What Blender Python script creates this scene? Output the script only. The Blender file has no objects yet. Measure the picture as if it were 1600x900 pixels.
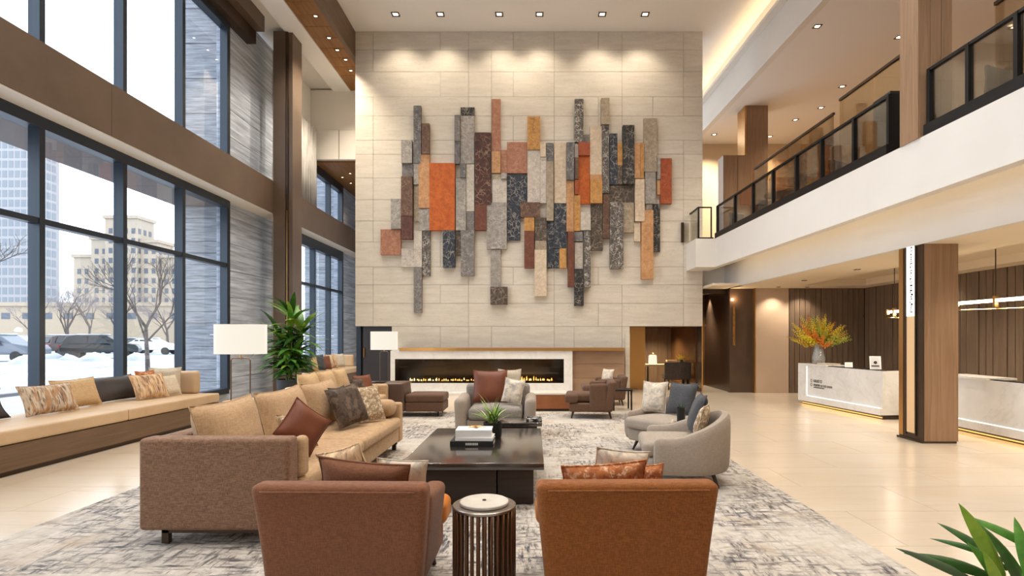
import bpy, bmesh, math, random
from mathutils import Vector, Matrix, Euler
random.seed(7)
S = bpy.context.scene
C = S.collection
PI = math.pi
R = math.radians
# ---------------------------------------------------------------- camera
F, U0, V0, H = 870.0, 832.0, 527.0, 1.5           # focal length in pixels of the 1600x900 frame, vanishing point, eye height
cd = bpy.data.cameras.new('camera'); cam = bpy.data.objects.new('camera', cd); C.objects.link(cam)
cam.location = (0, 0, H); cam.rotation_euler = (PI / 2, 0, 0)
cd.sensor_fit = 'HORIZONTAL'; cd.sensor_width = 36; cd.lens = F / 1600 * 36
cd.shift_x = (800 - U0) / 1600; cd.shift_y = (V0 - 450) / 1600
cd.clip_start = 0.05; cd.clip_end = 600
S.camera = cam
# ---------------------------------------------------------------- world: overcast winter sky
SKY_COL, SKY_STR = (0.87, 0.935, 1.0), 2.9
w = bpy.data.worlds.new('overcast'); S.world = w; w.use_nodes = True
bg = w.node_tree.nodes['Background']; bg.inputs[0].default_value = (*SKY_COL, 1); bg.inputs[1].default_value = SKY_STR
# ---------------------------------------------------------------- view
vs = S.view_settings
vs.view_transform = 'Standard'; vs.look = 'None'; vs.exposure = 0.4; vs.gamma = 1.0; vs.use_curve_mapping = False
S.cycles.use_denoising = True
S.cycles.max_bounces = 8; S.cycles.diffuse_bounces = 4; S.cycles.glossy_bounces = 4; S.cycles.transparent_max_bounces = 16
S.cycles.caustics_reflective = False; S.cycles.caustics_refractive = False; S.cycles.sample_clamp_indirect = 4.0
WARM = (1.0, 0.87, 0.69)
WARM2 = (1.0, 0.70, 0.40)
P_MAIN, P_WASH, P_MEZZ, P_REC = 355, 130, 440, 42   # lamp powers in watts

def px(u, v, Y):
    return Vector(((u - U0) * Y / F, Y, H - (v - V0) * Y / F))
def fl(u, v):
    Y = F * H / (v - V0)
    return Vector(((u - U0) * Y / F, Y, 0))
def PX(u, Y): return (u - U0) * Y / F
def PZ(v, Y): return H - (v - V0) * Y / F
ZR = 0.019                                           # top of the rug

# ---------------------------------------------------------------- mesh helpers
class MB:
    def __init__(s): s.v = []; s.f = []
    def add(s, vs_, fs):
        o = len(s.v); s.v += [tuple(p) for p in vs_]; s.f += [tuple(i + o for i in f) for f in fs]; return s
    def box(s, lo, hi):
        x0, y0, z0 = lo; x1, y1, z1 = hi
        return s.add([(x0, y0, z0), (x1, y0, z0), (x1, y1, z0), (x0, y1, z0), (x0, y0, z1), (x1, y0, z1), (x1, y1, z1), (x0, y1, z1)],
                     [(0, 3, 2, 1), (4, 5, 6, 7), (0, 1, 5, 4), (1, 2, 6, 5), (2, 3, 7, 6), (3, 0, 4, 7)])
    def prism(s, plan, z0, z1):
        n = len(plan)
        a = sum(plan[i][0] * plan[(i + 1) % n][1] - plan[(i + 1) % n][0] * plan[i][1] for i in range(n))
        if a < 0: plan = plan[::-1]
        vs_ = [(x, y, z0) for x, y in plan] + [(x, y, z1) for x, y in plan]
        fs = [tuple(range(n))[::-1], tuple(range(n, 2 * n))] + [(i, (i + 1) % n, n + (i + 1) % n, n + i) for i in range(n)]
        return s.add(vs_, fs)
    def cyl(s, p0, p1, r0, r1=None, n=12, caps=True):
        r1 = r0 if r1 is None else r1
        p0 = Vector(p0); p1 = Vector(p1); d = (p1 - p0).normalized()
        a = d.orthogonal().normalized(); b = d.cross(a)
        vs_ = []
        for p, r in ((p0, r0), (p1, r1)):
            for i in range(n):
                t = 2 * PI * i / n
                vs_.append(p + a * math.cos(t) * r + b * math.sin(t) * r)
        fs = [(i, (i + 1) % n, n + (i + 1) % n, n + i) for i in range(n)]
        if caps: fs += [tuple(range(n))[::-1], tuple(range(n, 2 * n))]
        return s.add(vs_, fs)
    def lathe(s, prof, n=24, c=(0, 0, 0), sx=1, sy=1, close=False):
        vs_ = []; m = len(prof)
        for i in range(n):
            t = 2 * PI * i / n
            for r, z in prof: vs_.append((c[0] + math.cos(t) * r * sx, c[1] + math.sin(t) * r * sy, c[2] + z))
        fs = []
        for i in range(n):
            j = (i + 1) % n
            for k in range(m - 1 if not close else m):
                k2 = (k + 1) % m
                fs.append((i * m + k, j * m + k, j * m + k2, i * m + k2))
        if not close:
            if prof[0][0] > 1e-5: fs.append(tuple(i * m for i in range(n))[::-1])
            if prof[-1][0] > 1e-5: fs.append(tuple(i * m + m - 1 for i in range(n)))
        return s.add(vs_, fs)
    def tube(s, pts, r, n=6, closed=False):
        pts = [Vector(p) for p in pts]; m = len(pts); rr = r if isinstance(r, (list, tuple)) else [r] * m
        vs_ = []; ref = None
        for i, p in enumerate(pts):
            if closed: d = pts[(i + 1) % m] - pts[i - 1]
            else: d = pts[min(i + 1, m - 1)] - pts[max(i - 1, 0)]
            d.normalize()
            if ref is None: ref = d.orthogonal().normalized()
            a = (ref - d * ref.dot(d))
            a = a.normalized() if a.length > 1e-4 else d.orthogonal().normalized()
            ref = a; b = d.cross(a)
            for k in range(n):
                t = 2 * PI * k / n
                vs_.append(p + a * math.cos(t) * rr[i] + b * math.sin(t) * rr[i])
        fs = []
        for i in range(m if closed else m - 1):
            j = (i + 1) % m
            for k in range(n): fs.append((i * n + k, i * n + (k + 1) % n, j * n + (k + 1) % n, j * n + k))
        if not closed: fs += [tuple(range(n))[::-1], tuple((m - 1) * n + k for k in range(n))]
        return s.add(vs_, fs)
    def soft(s, lo, hi, r=0.04, crown=0, n=6, k=3, warp=None, bulge=0):
        """rounded box; crown lifts the middle of the top, bulge swells the sides"""
        c = [(a + b) / 2 for a, b in zip(lo, hi)]; h = [(b - a) / 2 for a, b in zip(lo, hi)]
        r = min(r, *[x * .999 for x in h])
        def ax(hh):
            e = [-hh + r * (1 - math.cos(PI / 2 * i / k)) * 1.0 for i in range(k)]
            e = [-hh + r * i / k for i in range(k)]
            inner = hh - r
            m = [-inner + 2 * inner * i / n for i in range(n + 1)] if inner > 1e-4 else [0.0]
            return e + m + [-x for x in e[::-1]]
        A = [ax(x) for x in h]; idx = {}; vs_ = []; fs = []
        def vert(p):
            q = [max(-(h[i] - r), min(h[i] - r, p[i])) for i in range(3)]
            d = [p[i] - q[i] for i in range(3)]; L = math.sqrt(sum(x * x for x in d))
            o = [q[i] + (d[i] / L * r if L > 1e-9 else 0) for i in range(3)]
            key = tuple(round(x, 5) for x in p)
            if key in idx: return idx[key]
            fx = 1 - (p[0] / h[0]) ** 2; fy = 1 - (p[1] / h[1]) ** 2; fz = 1 - (p[2] / h[2]) ** 2
            if crown and o[2] > 0: o[2] += crown * fx * fy * (o[2] / h[2])
            if bulge:
                o[0] += bulge * (p[0] / h[0]) * fy * fz; o[1] += bulge * (p[1] / h[1]) * fx * fz
            o = Vector([o[i] + c[i] for i in range(3)])
            if warp: o = Vector(warp(o))
            idx[key] = len(vs_); vs_.append(o); return idx[key]
        for d in range(3):
            a, b = (d + 1) % 3, (d + 2) % 3
            for sg in (-1, 1):
                for i in range(len(A[a]) - 1):
                    for j in range(len(A[b]) - 1):
                        q = []
                        for ii, jj in ((i, j), (i + 1, j), (i + 1, j + 1), (i, j + 1)):
                            p = [0, 0, 0]; p[d] = sg * h[d]; p[a] = A[a][ii]; p[b] = A[b][jj]
                            q.append(vert(p))
                        if sg < 0: q = q[::-1]
                        if len(set(q)) >= 3: fs.append(tuple(dict.fromkeys(q)))
        return s.add(vs_, fs)
    def build(s, name, mat, parent=None, smooth=False, ang=40):
        me = bpy.data.meshes.new(name); me.from_pydata(s.v, [], s.f); me.update()
        return link(name, me, mat, parent, smooth, ang)

def link(name, me, mat, parent=None, smooth=False, ang=40):
    if mat is not None and not me.materials: me.materials.append(mat)
    if smooth:
        me.shade_smooth()
        if ang < 180: me.set_sharp_from_angle(angle=R(ang))
    o = bpy.data.objects.new(name, me); C.objects.link(o)
    if parent: o.parent = parent
    return o
def tag(o, label, cat, group=None, kind=None):
    o['label'] = label; o['category'] = cat
    if group: o['group'] = group
    if kind: o['kind'] = kind
    return o
def thing(name, label, cat, loc=(0, 0, 0), rz=0, group=None, kind=None):
    o = bpy.data.objects.new(name, None); C.objects.link(o); o.empty_display_size = .1
    o.location = loc; o.rotation_euler = (0, 0, rz)
    return tag(o, label, cat, group, kind)
def struct(name, label, cat, loc=(0, 0, 0)): return thing(name, label, cat, loc, 0, None, 'structure')
def clone(root, loc, rz, label=None):
    r = root.copy(); C.objects.link(r); r.location = loc; r.rotation_euler = (0, 0, rz)
    if label: r['label'] = label
    for ch in list(root.children):
        c = ch.copy(); C.objects.link(c); c.parent = r
        for g in ch.children:
            d = g.copy(); C.objects.link(d); d.parent = c
    return r
def box(name, lo, hi, mat, parent=None): return MB().box(lo, hi).build(name, mat, parent)
def soft(name, lo, hi, mat, parent=None, r=.03, **k): return MB().soft(lo, hi, r, **k).build(name, mat, parent, True, 60)

# ---------------------------------------------------------------- materials
def lin(c):
    f = lambda x: x / 12.92 if x <= .04045 else ((x + .055) / 1.055) ** 2.4
    return tuple(f(x / 255) for x in c) + (1,)
class NT:
    def __init__(s, name):
        s.m = bpy.data.materials.new(name); s.m.use_nodes = True; s.t = s.m.node_tree
        s.b = s.t.nodes['Principled BSDF']; s.out = s.t.nodes['Material Output']
    def n(s, typ, **kw):
        o = s.t.nodes.new(typ)
        for k, v in kw.items(): setattr(o, k, v)
        return o
    def l(s, a, b): s.t.links.new(a, b)
    def coord(s, stretch=(1, 1, 1), rnd=False, kind='Object'):
        tc = s.n('ShaderNodeTexCoord'); mp = s.n('ShaderNodeMapping'); mp.inputs['Scale'].default_value = stretch
        s.l(tc.outputs[kind], mp.inputs['Vector'])
        if rnd:
            oi = s.n('ShaderNodeObjectInfo'); mu = s.n('ShaderNodeMath', operation='MULTIPLY'); mu.inputs[1].default_value = 37.0
            s.l(oi.outputs['Random'], mu.inputs[0]); s.l(mu.outputs[0], mp.inputs['Location'])
        return mp.outputs['Vector']
    def noise(s, vec, scale, detail=4, rough=.55, dist=0):
        o = s.n('ShaderNodeTexNoise'); o.inputs['Scale'].default_value = scale; o.inputs['Detail'].default_value = detail
        o.inputs['Roughness'].default_value = rough; o.inputs['Distortion'].default_value = dist
        s.l(vec, o.inputs['Vector']); return o.outputs['Fac']
    def ramp(s, fac, lo, hi, a=0, b=1):
        o = s.n('ShaderNodeMapRange'); o.inputs['From Min'].default_value = lo; o.inputs['From Max'].default_value = hi
        o.inputs['To Min'].default_value = a; o.inputs['To Max'].default_value = b; s.l(fac, o.inputs['Value']); return o.outputs[0]
    def mix(s, fac, a, b, blend='MIX'):
        o = s.n('ShaderNodeMix', data_type='RGBA', blend_type=blend)
        for sock, v in ((o.inputs[0], fac), (o.inputs[6], a), (o.inputs[7], b)):
            if hasattr(v, 'is_output'): s.l(v, sock)
            else: sock.default_value = v
        return o.outputs[2]
    def mul(s, a, b):
        o = s.n('ShaderNodeMath', operation='MULTIPLY')
        for sock, v in ((o.inputs[0], a), (o.inputs[1], b)):
            if hasattr(v, 'is_output'): s.l(v, sock)
            else: sock.default_value = v
        return o.outputs[0]
    def bump(s, h, strength, dist=.02):
        o = s.n('ShaderNodeBump'); o.inputs['Strength'].default_value = strength; o.inputs['Distance'].default_value = dist
        s.l(h, o.inputs['Height']); s.l(o.outputs[0], s.b.inputs['Normal'])
    def base(s, col):
        if hasattr(col, 'is_output'): s.l(col, s.b.inputs['Base Color'])
        else: s.b.inputs['Base Color'].default_value = col
    def set(s, rough=.5, metal=0, spec=.5, coat=0, sheen=0):
        i = s.b.inputs
        i['Roughness'].default_value = rough; i['Metallic'].default_value = metal; i['Specular IOR Level'].default_value = spec
        i['Coat Weight'].default_value = coat; i['Coat Roughness'].default_value = .14; i['Sheen Weight'].default_value = sheen
def plain(name, col, rough=.5, metal=0, spec=.5, col2=None, scale=6, lo=.35, hi=.65, stretch=(1, 1, 1), bump=0, bscale=60, coat=0, rnd=False, detail=4, sheen=0):
    t = NT(name); t.set(rough, metal, spec, coat, sheen)
    if col2 is not None or bump: vec = t.coord(stretch, rnd)
    if col2 is not None: t.base(t.mix(t.ramp(t.noise(vec, scale, detail), lo, hi), lin(col), lin(col2)))
    else: t.base(lin(col))
    if bump: t.bump(t.noise(vec, bscale, 3), bump)
    return t.m
def fabric(name, col, col2, scale=90, rough=.85, bump=.25, lo=.35, hi=.65):
    """woven cloth: crossed fine threads with a slow tone shift"""
    t = NT(name); t.set(rough, 0, .25, 0, .08)
    a = t.noise(t.coord((1, 1, .12)), scale, 2); b = t.noise(t.coord((.12, .12, 1)), scale, 2)
    m = t.n('ShaderNodeMath', operation='ADD'); t.l(a, m.inputs[0]); t.l(b, m.inputs[1]); h = t.mul(m.outputs[0], .5)
    slow = t.noise(t.coord(), 3, 3)
    c = t.mix(t.ramp(h, lo + .08, hi - .08), lin(col), lin(col2))
    t.base(t.mix(t.ramp(slow, .3, .7, 0, .35), c, lin([x * .86 for x in col])))
    t.bump(h, bump, .004); return t.m
def stone(name, base, base2, vein, vamt=.7, scale=7, rough=.5):
    t = NT(name); t.set(rough, 0, .4)
    vec = t.coord((1, 1, 1), True)
    nz = t.n('ShaderNodeTexNoise'); nz.inputs['Scale'].default_value = scale * .6; nz.inputs['Detail'].default_value = 3; t.l(vec, nz.inputs['Vector'])
    add = t.n('ShaderNodeMixRGB', blend_type='ADD'); add.inputs[0].default_value = .45; t.l(vec, add.inputs[1]); t.l(nz.outputs['Color'], add.inputs[2])
    vo = t.n('ShaderNodeTexVoronoi', feature='DISTANCE_TO_EDGE'); vo.inputs['Scale'].default_value = scale; t.l(add.outputs[0], vo.inputs['Vector'])
    veins = t.ramp(vo.outputs['Distance'], .0, .09, 1, 0)
    patch = t.ramp(t.noise(vec, scale * .7, 4), .36, .58)
    vm = t.mul(t.mul(veins, patch), vamt)
    b = t.mix(t.ramp(t.noise(vec, scale * 1.3, 6, .65), .4, .6), lin(base), lin(base2))
    t.base(t.mix(vm, b, lin(vein)))
    t.bump(t.noise(vec, scale * 3, 5, .7), .35, .02); return t.m
def wood(name, a, b, axis=2, scale=3, rough=.45, spec=.4):
    st = [7, 7, 7]; st[axis] = .35
    t = NT(name); t.set(rough, 0, spec)
    vec = t.coord(tuple(st), True)
    g = t.noise(vec, scale, 5, .6, .6)
    t.base(t.mix(t.ramp(g, .32, .68), lin(a), lin(b))); t.bump(g, .08, .01); return t.m
def glass(name, tint=(1, 1, 1), refl=1.0, rough=0.0, milk=0.0):
    t = NT(name); t.t.nodes.remove(t.b)
    tr = t.n('ShaderNodeBsdfTransparent'); tr.inputs[0].default_value = (*tint, 1)
    gl = t.n('ShaderNodeBsdfGlossy'); gl.inputs['Roughness'].default_value = rough
    fr = t.n('ShaderNodeFresnel'); fr.inputs[0].default_value = 1.3
    mx = t.n('ShaderNodeMixShader'); t.l(t.mul(fr.outputs[0], refl), mx.inputs[0]); t.l(tr.outputs[0], mx.inputs[1]); t.l(gl.outputs[0], mx.inputs[2])
    if milk:
        df = t.n('ShaderNodeBsdfDiffuse'); df.inputs[0].default_value = (.9, .9, .88, 1)
        m2 = t.n('ShaderNodeMixShader'); m2.inputs[0].default_value = milk; t.l(mx.outputs[0], m2.inputs[1]); t.l(df.outputs[0], m2.inputs[2]); mx = m2
    t.l(mx.outputs[0], t.out.inputs[0]); return t.m
def glow(name, col, strength):
    t = NT(name); t.base((0, 0, 0, 1)); t.b.inputs['Emission Color'].default_value = (*col, 1); t.b.inputs['Emission Strength'].default_value = strength
    return t.m
M = {}
M['white'] = plain('white_plaster', (226, 222, 216), .7, col2=(220, 215, 208), scale=.6)
M['ceil'] = plain('ceiling_paint', (232, 229, 226), .8)
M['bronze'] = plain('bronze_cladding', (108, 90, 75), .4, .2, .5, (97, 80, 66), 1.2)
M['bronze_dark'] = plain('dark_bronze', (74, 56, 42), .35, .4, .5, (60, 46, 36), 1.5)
M['frame'] = plain('charcoal_aluminium', (52, 60, 70), .35, .5)
M['glass'] = glass('window_glass', (.96, .98, 1.0), .22)
M['rail_glass'] = glass('clear_rail_glass', (.93, .93, .91), .6)
M['tint_glass'] = glass('bronze_tint_glass', (.94, .86, .74), .6)
M['black'] = plain('black_metal', (26, 26, 28), .4, .4)
M['blackm'] = plain('matte_black', (24, 23, 23), .6)
M['brass'] = plain('brushed_brass', (196, 150, 92), .3, .9)
M['chrome'] = plain('satin_nickel', (170, 160, 150), .28, .9)
M['woodpanel'] = wood('walnut_panel', (162, 130, 102), (138, 108, 82))
M['woodpanel_h'] = wood('walnut_panel_lengthwise', (116, 92, 70), (98, 76, 58), 1)
M['woodceil'] = wood('warm_wood_ceiling', (150, 104, 52), (112, 74, 34), 1)
M['slat'] = wood('smoked_oak_slat', (124, 104, 86), (103, 85, 69), 2)
M['bronze_mirror'] = plain('bronze_panel_polished', (124, 88, 54), .2, .25, .5, (96, 64, 36), 1.0)
M['dark_panel'] = plain('dark_brown_panel', (88, 69, 56), .25, .05, .5, (77, 60, 49), 1.2)
M['beige_panel'] = plain('beige_wall_panel', (194, 169, 145), .55, col2=(186, 160, 136), scale=.8)
M['concrete'] = plain('grey_stone_cladding', (198, 207, 222), .7, 0, .4, (150, 158, 172), 2.2, .35, .65, (.5, .5, 9), .35, 4)  # grey stone, base made paler and bluer to stand in for daylight
M['fin'] = plain('rough_stacked_stone', (186, 192, 202), .85, 0, .3, (140, 146, 156), 3.0, .35, .65, (.7, .7, 8), .6, 5)
# honed travertine
t = NT('travertine'); t.set(.6, 0, .35)
v1 = t.coord((.5, .5, 3.2), True); g = t.noise(v1, 3, 6, .65, .4); g2 = t.noise(t.coord((1, 1, 1.6), True), 14, 5, .7)
c = t.mix(t.ramp(g, .3, .7), lin((216, 207, 193)), lin((199, 189, 174)))
t.base(t.mix(t.ramp(g2, .56, .72, 0, .5), c, lin((176, 163, 144)))); t.bump(g2, .18, .01); M['trav'] = t.m
M['joint'] = plain('stone_joint', (120, 110, 98), .9)
# polished floor stone
t = NT('polished_limestone'); t.set(.2, 0, .5)
v1 = t.coord((.5, 1.6, 1), True); g = t.noise(v1, 1.3, 5, .6, .5); g2 = t.noise(t.coord((.35, 2.4, 1), True), 3, 5, .6, 1.0)
c = t.mix(t.ramp(g, .3, .7), lin((216, 201, 181)), lin((206, 188, 165)))
t.base(t.mix(t.ramp(g2, .55, .7, 0, .3), c, lin((192, 172, 148))))
t.l(t.ramp(g, .3, .7, .16, .26), t.b.inputs['Roughness']); M['floor'] = t.m
M['grout'] = plain('floor_joint', (168, 150, 130), .7)
# white marble
t = NT('white_marble'); t.set(.25, 0, .5)
v1 = t.coord((1, 1, 1), True); n1 = t.noise(v1, 1.4, 7, .62, 1.6)
wv = t.ramp(n1, .485, .515, 0, 1); wv2 = t.ramp(n1, .515, .56, 1, 0)
c = t.mix(t.ramp(t.noise(v1, 2.2, 4), .35, .65), lin((238, 236, 232)), lin((228, 225, 220)))
t.base(t.mix(t.mul(t.mul(wv, wv2), .16), c, lin((176, 166, 154)))); M['marble'] = t.m
# distressed rug
t = NT('distressed_rug'); t.set(.95, 0, .1, 0, .1)
vx = t.coord((1, 1, 1)); blk = t.n('ShaderNodeTexBrick'); t.l(vx, blk.inputs['Vector'])
blk.inputs['Scale'].default_value = .8; blk.inputs['Color1'].default_value = (0, 0, 0, 1); blk.inputs['Color2'].default_value = (1, 1, 1, 1)
blk.inputs['Mortar Size'].default_value = 0; blk.inputs['Brick Width'].default_value = 1.15; blk.inputs['Row Height'].default_value = .7
area = t.ramp(t.noise(vx, .9, 5, .6, .4), .36, .64)
ar = t.n('ShaderNodeMath', operation='ADD'); t.l(t.mul(area, .6), ar.inputs[0])
bw = t.n('ShaderNodeRGBToBW'); t.l(blk.outputs['Color'], bw.inputs[0]); t.l(t.mul(bw.outputs[0], .4), ar.inputs[1])
s1 = t.noise(t.coord((1, .22, 1)), 26, 4, .7); s2 = t.noise(t.coord((.22, 1, 1)), 26, 4, .7); s3 = t.noise(vx, 7, 5, .7)
mm = t.n('ShaderNodeMath', operation='MAXIMUM'); t.l(s1, mm.inputs[0]); t.l(s2, mm.inputs[1])
wear = t.mul(t.ramp(mm.outputs[0], .48, .64), t.ramp(ar.outputs[0], .26, .60, .14, 1.0))
c = t.mix(t.ramp(s3, .35, .65), lin((206, 198, 188)), lin((186, 176, 164)))
c = t.mix(t.ramp(t.noise(vx, 1.6, 4), .56, .7, 0, .6), c, lin((172, 146, 118)))
dark = t.mix(t.ramp(t.noise(vx, .55, 3), .42, .6), lin((60, 63, 74)), lin((98, 88, 80)))
t.base(t.mix(wear, c, dark)); t.bump(mm.outputs[0], .3, .01); M['rug'] = t.m
# cloths
M['tan'] = fabric('tan_chenille', (196, 164, 128), (174, 140, 104), 160)
M['taupe'] = fabric('brown_tweed', (152, 118, 94), (108, 80, 62), 260, .9, .5)
M['rust'] = fabric('rust_weave', (148, 90, 42), (120, 68, 29), 260, .85, .3)
M['rust2'] = fabric('terracotta_weave', (136, 90, 63), (112, 71, 50), 260, .85, .3)
M['orange'] = plain('orange_leather', (206, 126, 44), .5, 0, .4, (194, 112, 36), 5, bump=.05, bscale=90)
M['greige'] = fabric('greige_linen', (168, 154, 140), (152, 138, 124), 240)
M['grey'] = fabric('grey_linen', (148, 140, 132), (128, 120, 112), 110)
M['brown'] = fabric('brown_wool', (106, 78, 60), (88, 64, 49), 200)
M['benchc'] = plain('beige_bench_leather', (200, 172, 138), .5, 0, .4, (192, 162, 128), 3, bump=.04, bscale=60)
M['charcoal'] = plain('charcoal_leather', (66, 62, 62), .5, 0, .4, (56, 53, 54), 4, bump=.06, bscale=70)
M['slate'] = fabric('slate_blue_cloth', (80, 79, 81), (65, 65, 68), 200)
M['darkbrown'] = fabric('dark_brown_cloth', (82, 68, 58), (62, 52, 46), 60)
M['sienna'] = plain('sienna_leather', (120, 66, 40), .5, 0, .4, (104, 56, 34), 4, bump=.05, bscale=70)
M['cream'] = fabric('cream_cloth', (214, 200, 178), (196, 180, 156), 90)
M['sand'] = fabric('sand_cloth', (204, 172, 130), (188, 156, 114), 90)
def pattern(name, base, ink, ink2, scale=9, stretch=(1, 1, 1), lo=.5, hi=.56):
    t = NT(name); t.set(.9, 0, .2)
    vec = t.coord(stretch, True); a = t.ramp(t.noise(vec, scale, 4, .6, .8), lo, hi); b = t.ramp(t.noise(vec, scale * .6, 3), .52, .56)
    c = t.mix(a, lin(base), lin(ink)); t.base(t.mix(t.mul(b, .8), c, lin(ink2))); t.bump(t.noise(t.coord(), 90, 2), .2, .004); return t.m
M['pat_stripe'] = pattern('striped_ikat', (206, 188, 166), (116, 98, 84), (176, 134, 96), 14, (2.4, 1, .5), .46, .62)
M['pat_warm'] = pattern('warm_ikat', (206, 168, 128), (108, 94, 92), (224, 196, 160), 14, (2.6, 1, .45), .46, .64)
M['pat_grey'] = pattern('grey_beige_blotch', (208, 194, 174), (164, 156, 148), (222, 208, 190), 12, (1, 1, 1), .44, .64)
M['pat_speckle'] = pattern('speckled_boucle', (172, 146, 114), (226, 212, 188), (140, 116, 90), 44, (1, 1, 1), .48, .6)
M['pat_rust'] = pattern('rust_swirl', (176, 108, 66), (224, 186, 150), (150, 86, 48), 24, (1, 1, 1), .48, .64)
M['pat_dark'] = pattern('dark_jacquard', (92, 78, 68), (70, 60, 54), (116, 100, 86), 16, (1, 1, 1), .46, .62)
# leaves
def leafmat(name, a, b): return plain(name, a, .45, 0, .5, b, 5, .3, .7)
M['leaf'] = leafmat('palm_green', (58, 110, 36), (92, 146, 46))
M['leaf_dark'] = leafmat('deep_green', (36, 72, 26), (56, 98, 34))
M['leaf_lime'] = leafmat('lime_green', (112, 152, 40), (146, 178, 62))
M['stemg'] = plain('cane_green', (116, 128, 62), .6, col2=(90, 104, 48), scale=8)
M['soil'] = plain('potting_soil', (52, 40, 32), .95, col2=(36, 28, 22), scale=30)
M['pot'] = plain('dark_planter', (48, 50, 56), .55)
M['gloss_table'] = plain('black_lacquer', (46, 41, 37), .2, 0, 1.0, (54, 46, 40), 2, coat=1.0)
M['table_base'] = wood('espresso_base', (60, 44, 34), (44, 32, 26), 0, 3, .35)
M['bulbglow'] = glow('lamp_lens', (1, .86, .64), 9)
M['shade'] = glow('lit_linen_shade', (1, .91, .77), .72)
M['paper'] = plain('book_paper', (232, 228, 220), .8)
M['bookwhite'] = plain('white_cover', (236, 234, 230), .5)
M['inkw'] = plain('white_print', (216, 214, 208), .6)
M['inkd'] = plain('dark_print', (60, 52, 44), .6)
# ================================================================ THE SETTING
SH = 29.0 / F                                        # the mezzanine side runs 1.9 degrees off the room's axis
def rx(xp, Y): return xp - SH * Y
YN, YW, YE = -4.0, 15.0, 23.0                         # behind the camera, art wall, far end
ZC = 9.74                                            # main ceiling
A, B = 6.8, 6.35                                     # window plane, beam face (distance left of the camera axis)
ZB0, ZB1 = H + .475 * B, H + .603 * B                 # beam underside and top

# floor
fo = struct('floor', 'polished beige limestone floor of the lobby', 'floor')
box('floor_bed', (-6.9, YN, -.2), (9.2, YE, -.006), M['grout'], fo)
tw, td, gp = 1.6, .8, .004
ny = 0; y = YN
while y < YE - .01:
    x = -6.9 - (tw / 2 if ny % 2 else 0)
    while x < 9.15:
        x0, x1 = max(x, -6.9), min(x + tw, 9.2)
        if x1 - x0 > .05:
            if y >= 1.2 and y < 16.5: box('tile', (x0 + gp / 2, y + gp / 2, -.012), (x1 - gp / 2, min(y + td, YE) - gp / 2, 0), M['floor'], fo)
        x += tw
    y += td; ny += 1
for lo, hi in (((-6.9, YN), (9.2, 1.2)), ((-6.9, 16.8), (9.2, YE))):
    box('tile', (lo[0], lo[1], -.012), (hi[0], hi[1], 0), M['floor'], fo)

# art wall with its stone panels
XL, XR = PX(555, YW), PX(1098, YW)
wf = struct('wall_front', 'tall travertine clad feature wall behind the fireplace', 'wall', (0, YW, 0))
zl, zr = PZ(506, YW), PZ(510, YW)                    # heads of the left door recess and the right niche
xl, xr = PX(612, YW), PX(984, YW)
core = MB()
core.box((xl, .03, 0), (xr, .6, ZC)); core.box((XL, .03, zl), (xl, .6, ZC)); core.box((xr, .03, zr), (XR, .6, ZC))
core.build('wall_core', M['joint'], wf)
rows = [48, 78, 112, 151, 181, 219, 241, 278, 312, 345, 378, 417, 445, 474, 510, 545, 616]
cols = [555, 583, 647, 688, 732, 768, 802, 866, 897, 935, 972, 1020, 1068, 1098]
random.seed(3)
for i in range(len(rows) - 1):
    z1, z0 = PZ(rows[i], YW), max(0, PZ(rows[i + 1], YW))
    if i == 0: z1 = ZC
    keep = [cols[0]] + [c_ for k, c_ in enumerate(cols[1:-1]) if c_ in (583, 732, 866, 972, 1068) and random.random() < .93 or random.random() < .42] + [cols[-1]]
    if rows[i] >= 505: keep = sorted(set(keep) | {612, 984})
    for a_, b_ in zip(keep[:-1], keep[1:]):
        if rows[i] >= 505 and (b_ <= 612 or a_ >= 984): continue
        box('stone_panel', (PX(a_, YW) + .004, random.uniform(0, .004), z0 + .004), (PX(b_, YW) - .004, .04, z1 - .004), M['trav'], wf)
# left door recess
box('recess_back', (XL, .55, 0), (xl, .62, zl), M['dark_panel'], wf)
d1 = struct('door_1', 'dark panel door left of the fireplace with brass pull', 'door', (0, YW, 0))
soft('door_leaf', (PX(563, YW), .18, .01), (xl - .02, .25, zl - .03), plain('dark_door', (56, 54, 58), .35, .1), d1, .01)
box('door_frame', (XL, .1, 0), (PX(562, YW), .3, zl), M['frame'], d1)
MB().tube([(PX(566, YW), .16, .95), (PX(566, YW), .13, .97), (PX(566, YW), .13, 1.2), (PX(566, YW), .16, 1.22)], .018).build('pull_handle', M['brass'], d1, True)

# main ceiling and roof
cl = struct('ceiling', 'white lobby ceiling with recessed downlights', 'ceiling')
MB().prism([(XL, YN), (rx(6.29, YN), YN), (rx(6.29, YE), YE), (XL, YE)], ZC, ZC + .12).build('ceiling_plaster', M['ceil'], cl)
box('roof_deck', (-8, YN - .2, ZC + .2), (13, YE + .2, ZC + .4), M['white'], cl)
# timber lowered ceiling along the window side
t1 = struct('trim_1', 'wood clad dropped ceiling band along the window side', 'ceiling trim')
box('wood_fascia', (XL - .12, YN, 9.03), (XL, YE, ZC + .02), M['woodpanel_h'], t1)
for k in range(54):
    y0 = YN + k * .5
    box('ceiling_plank', (-5.54, y0 + .006, 9.03), (XL - .12, y0 + .494, 9.09), M['woodceil'], t1)
box('backing', (-6.9, YN, 9.1), (XL - .1, YE, 9.2), M['white'], t1)
box('white_soffit', (-6.08, YN, 9.0), (-5.545, YE, 9.09), M['ceil'], t1)
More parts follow.
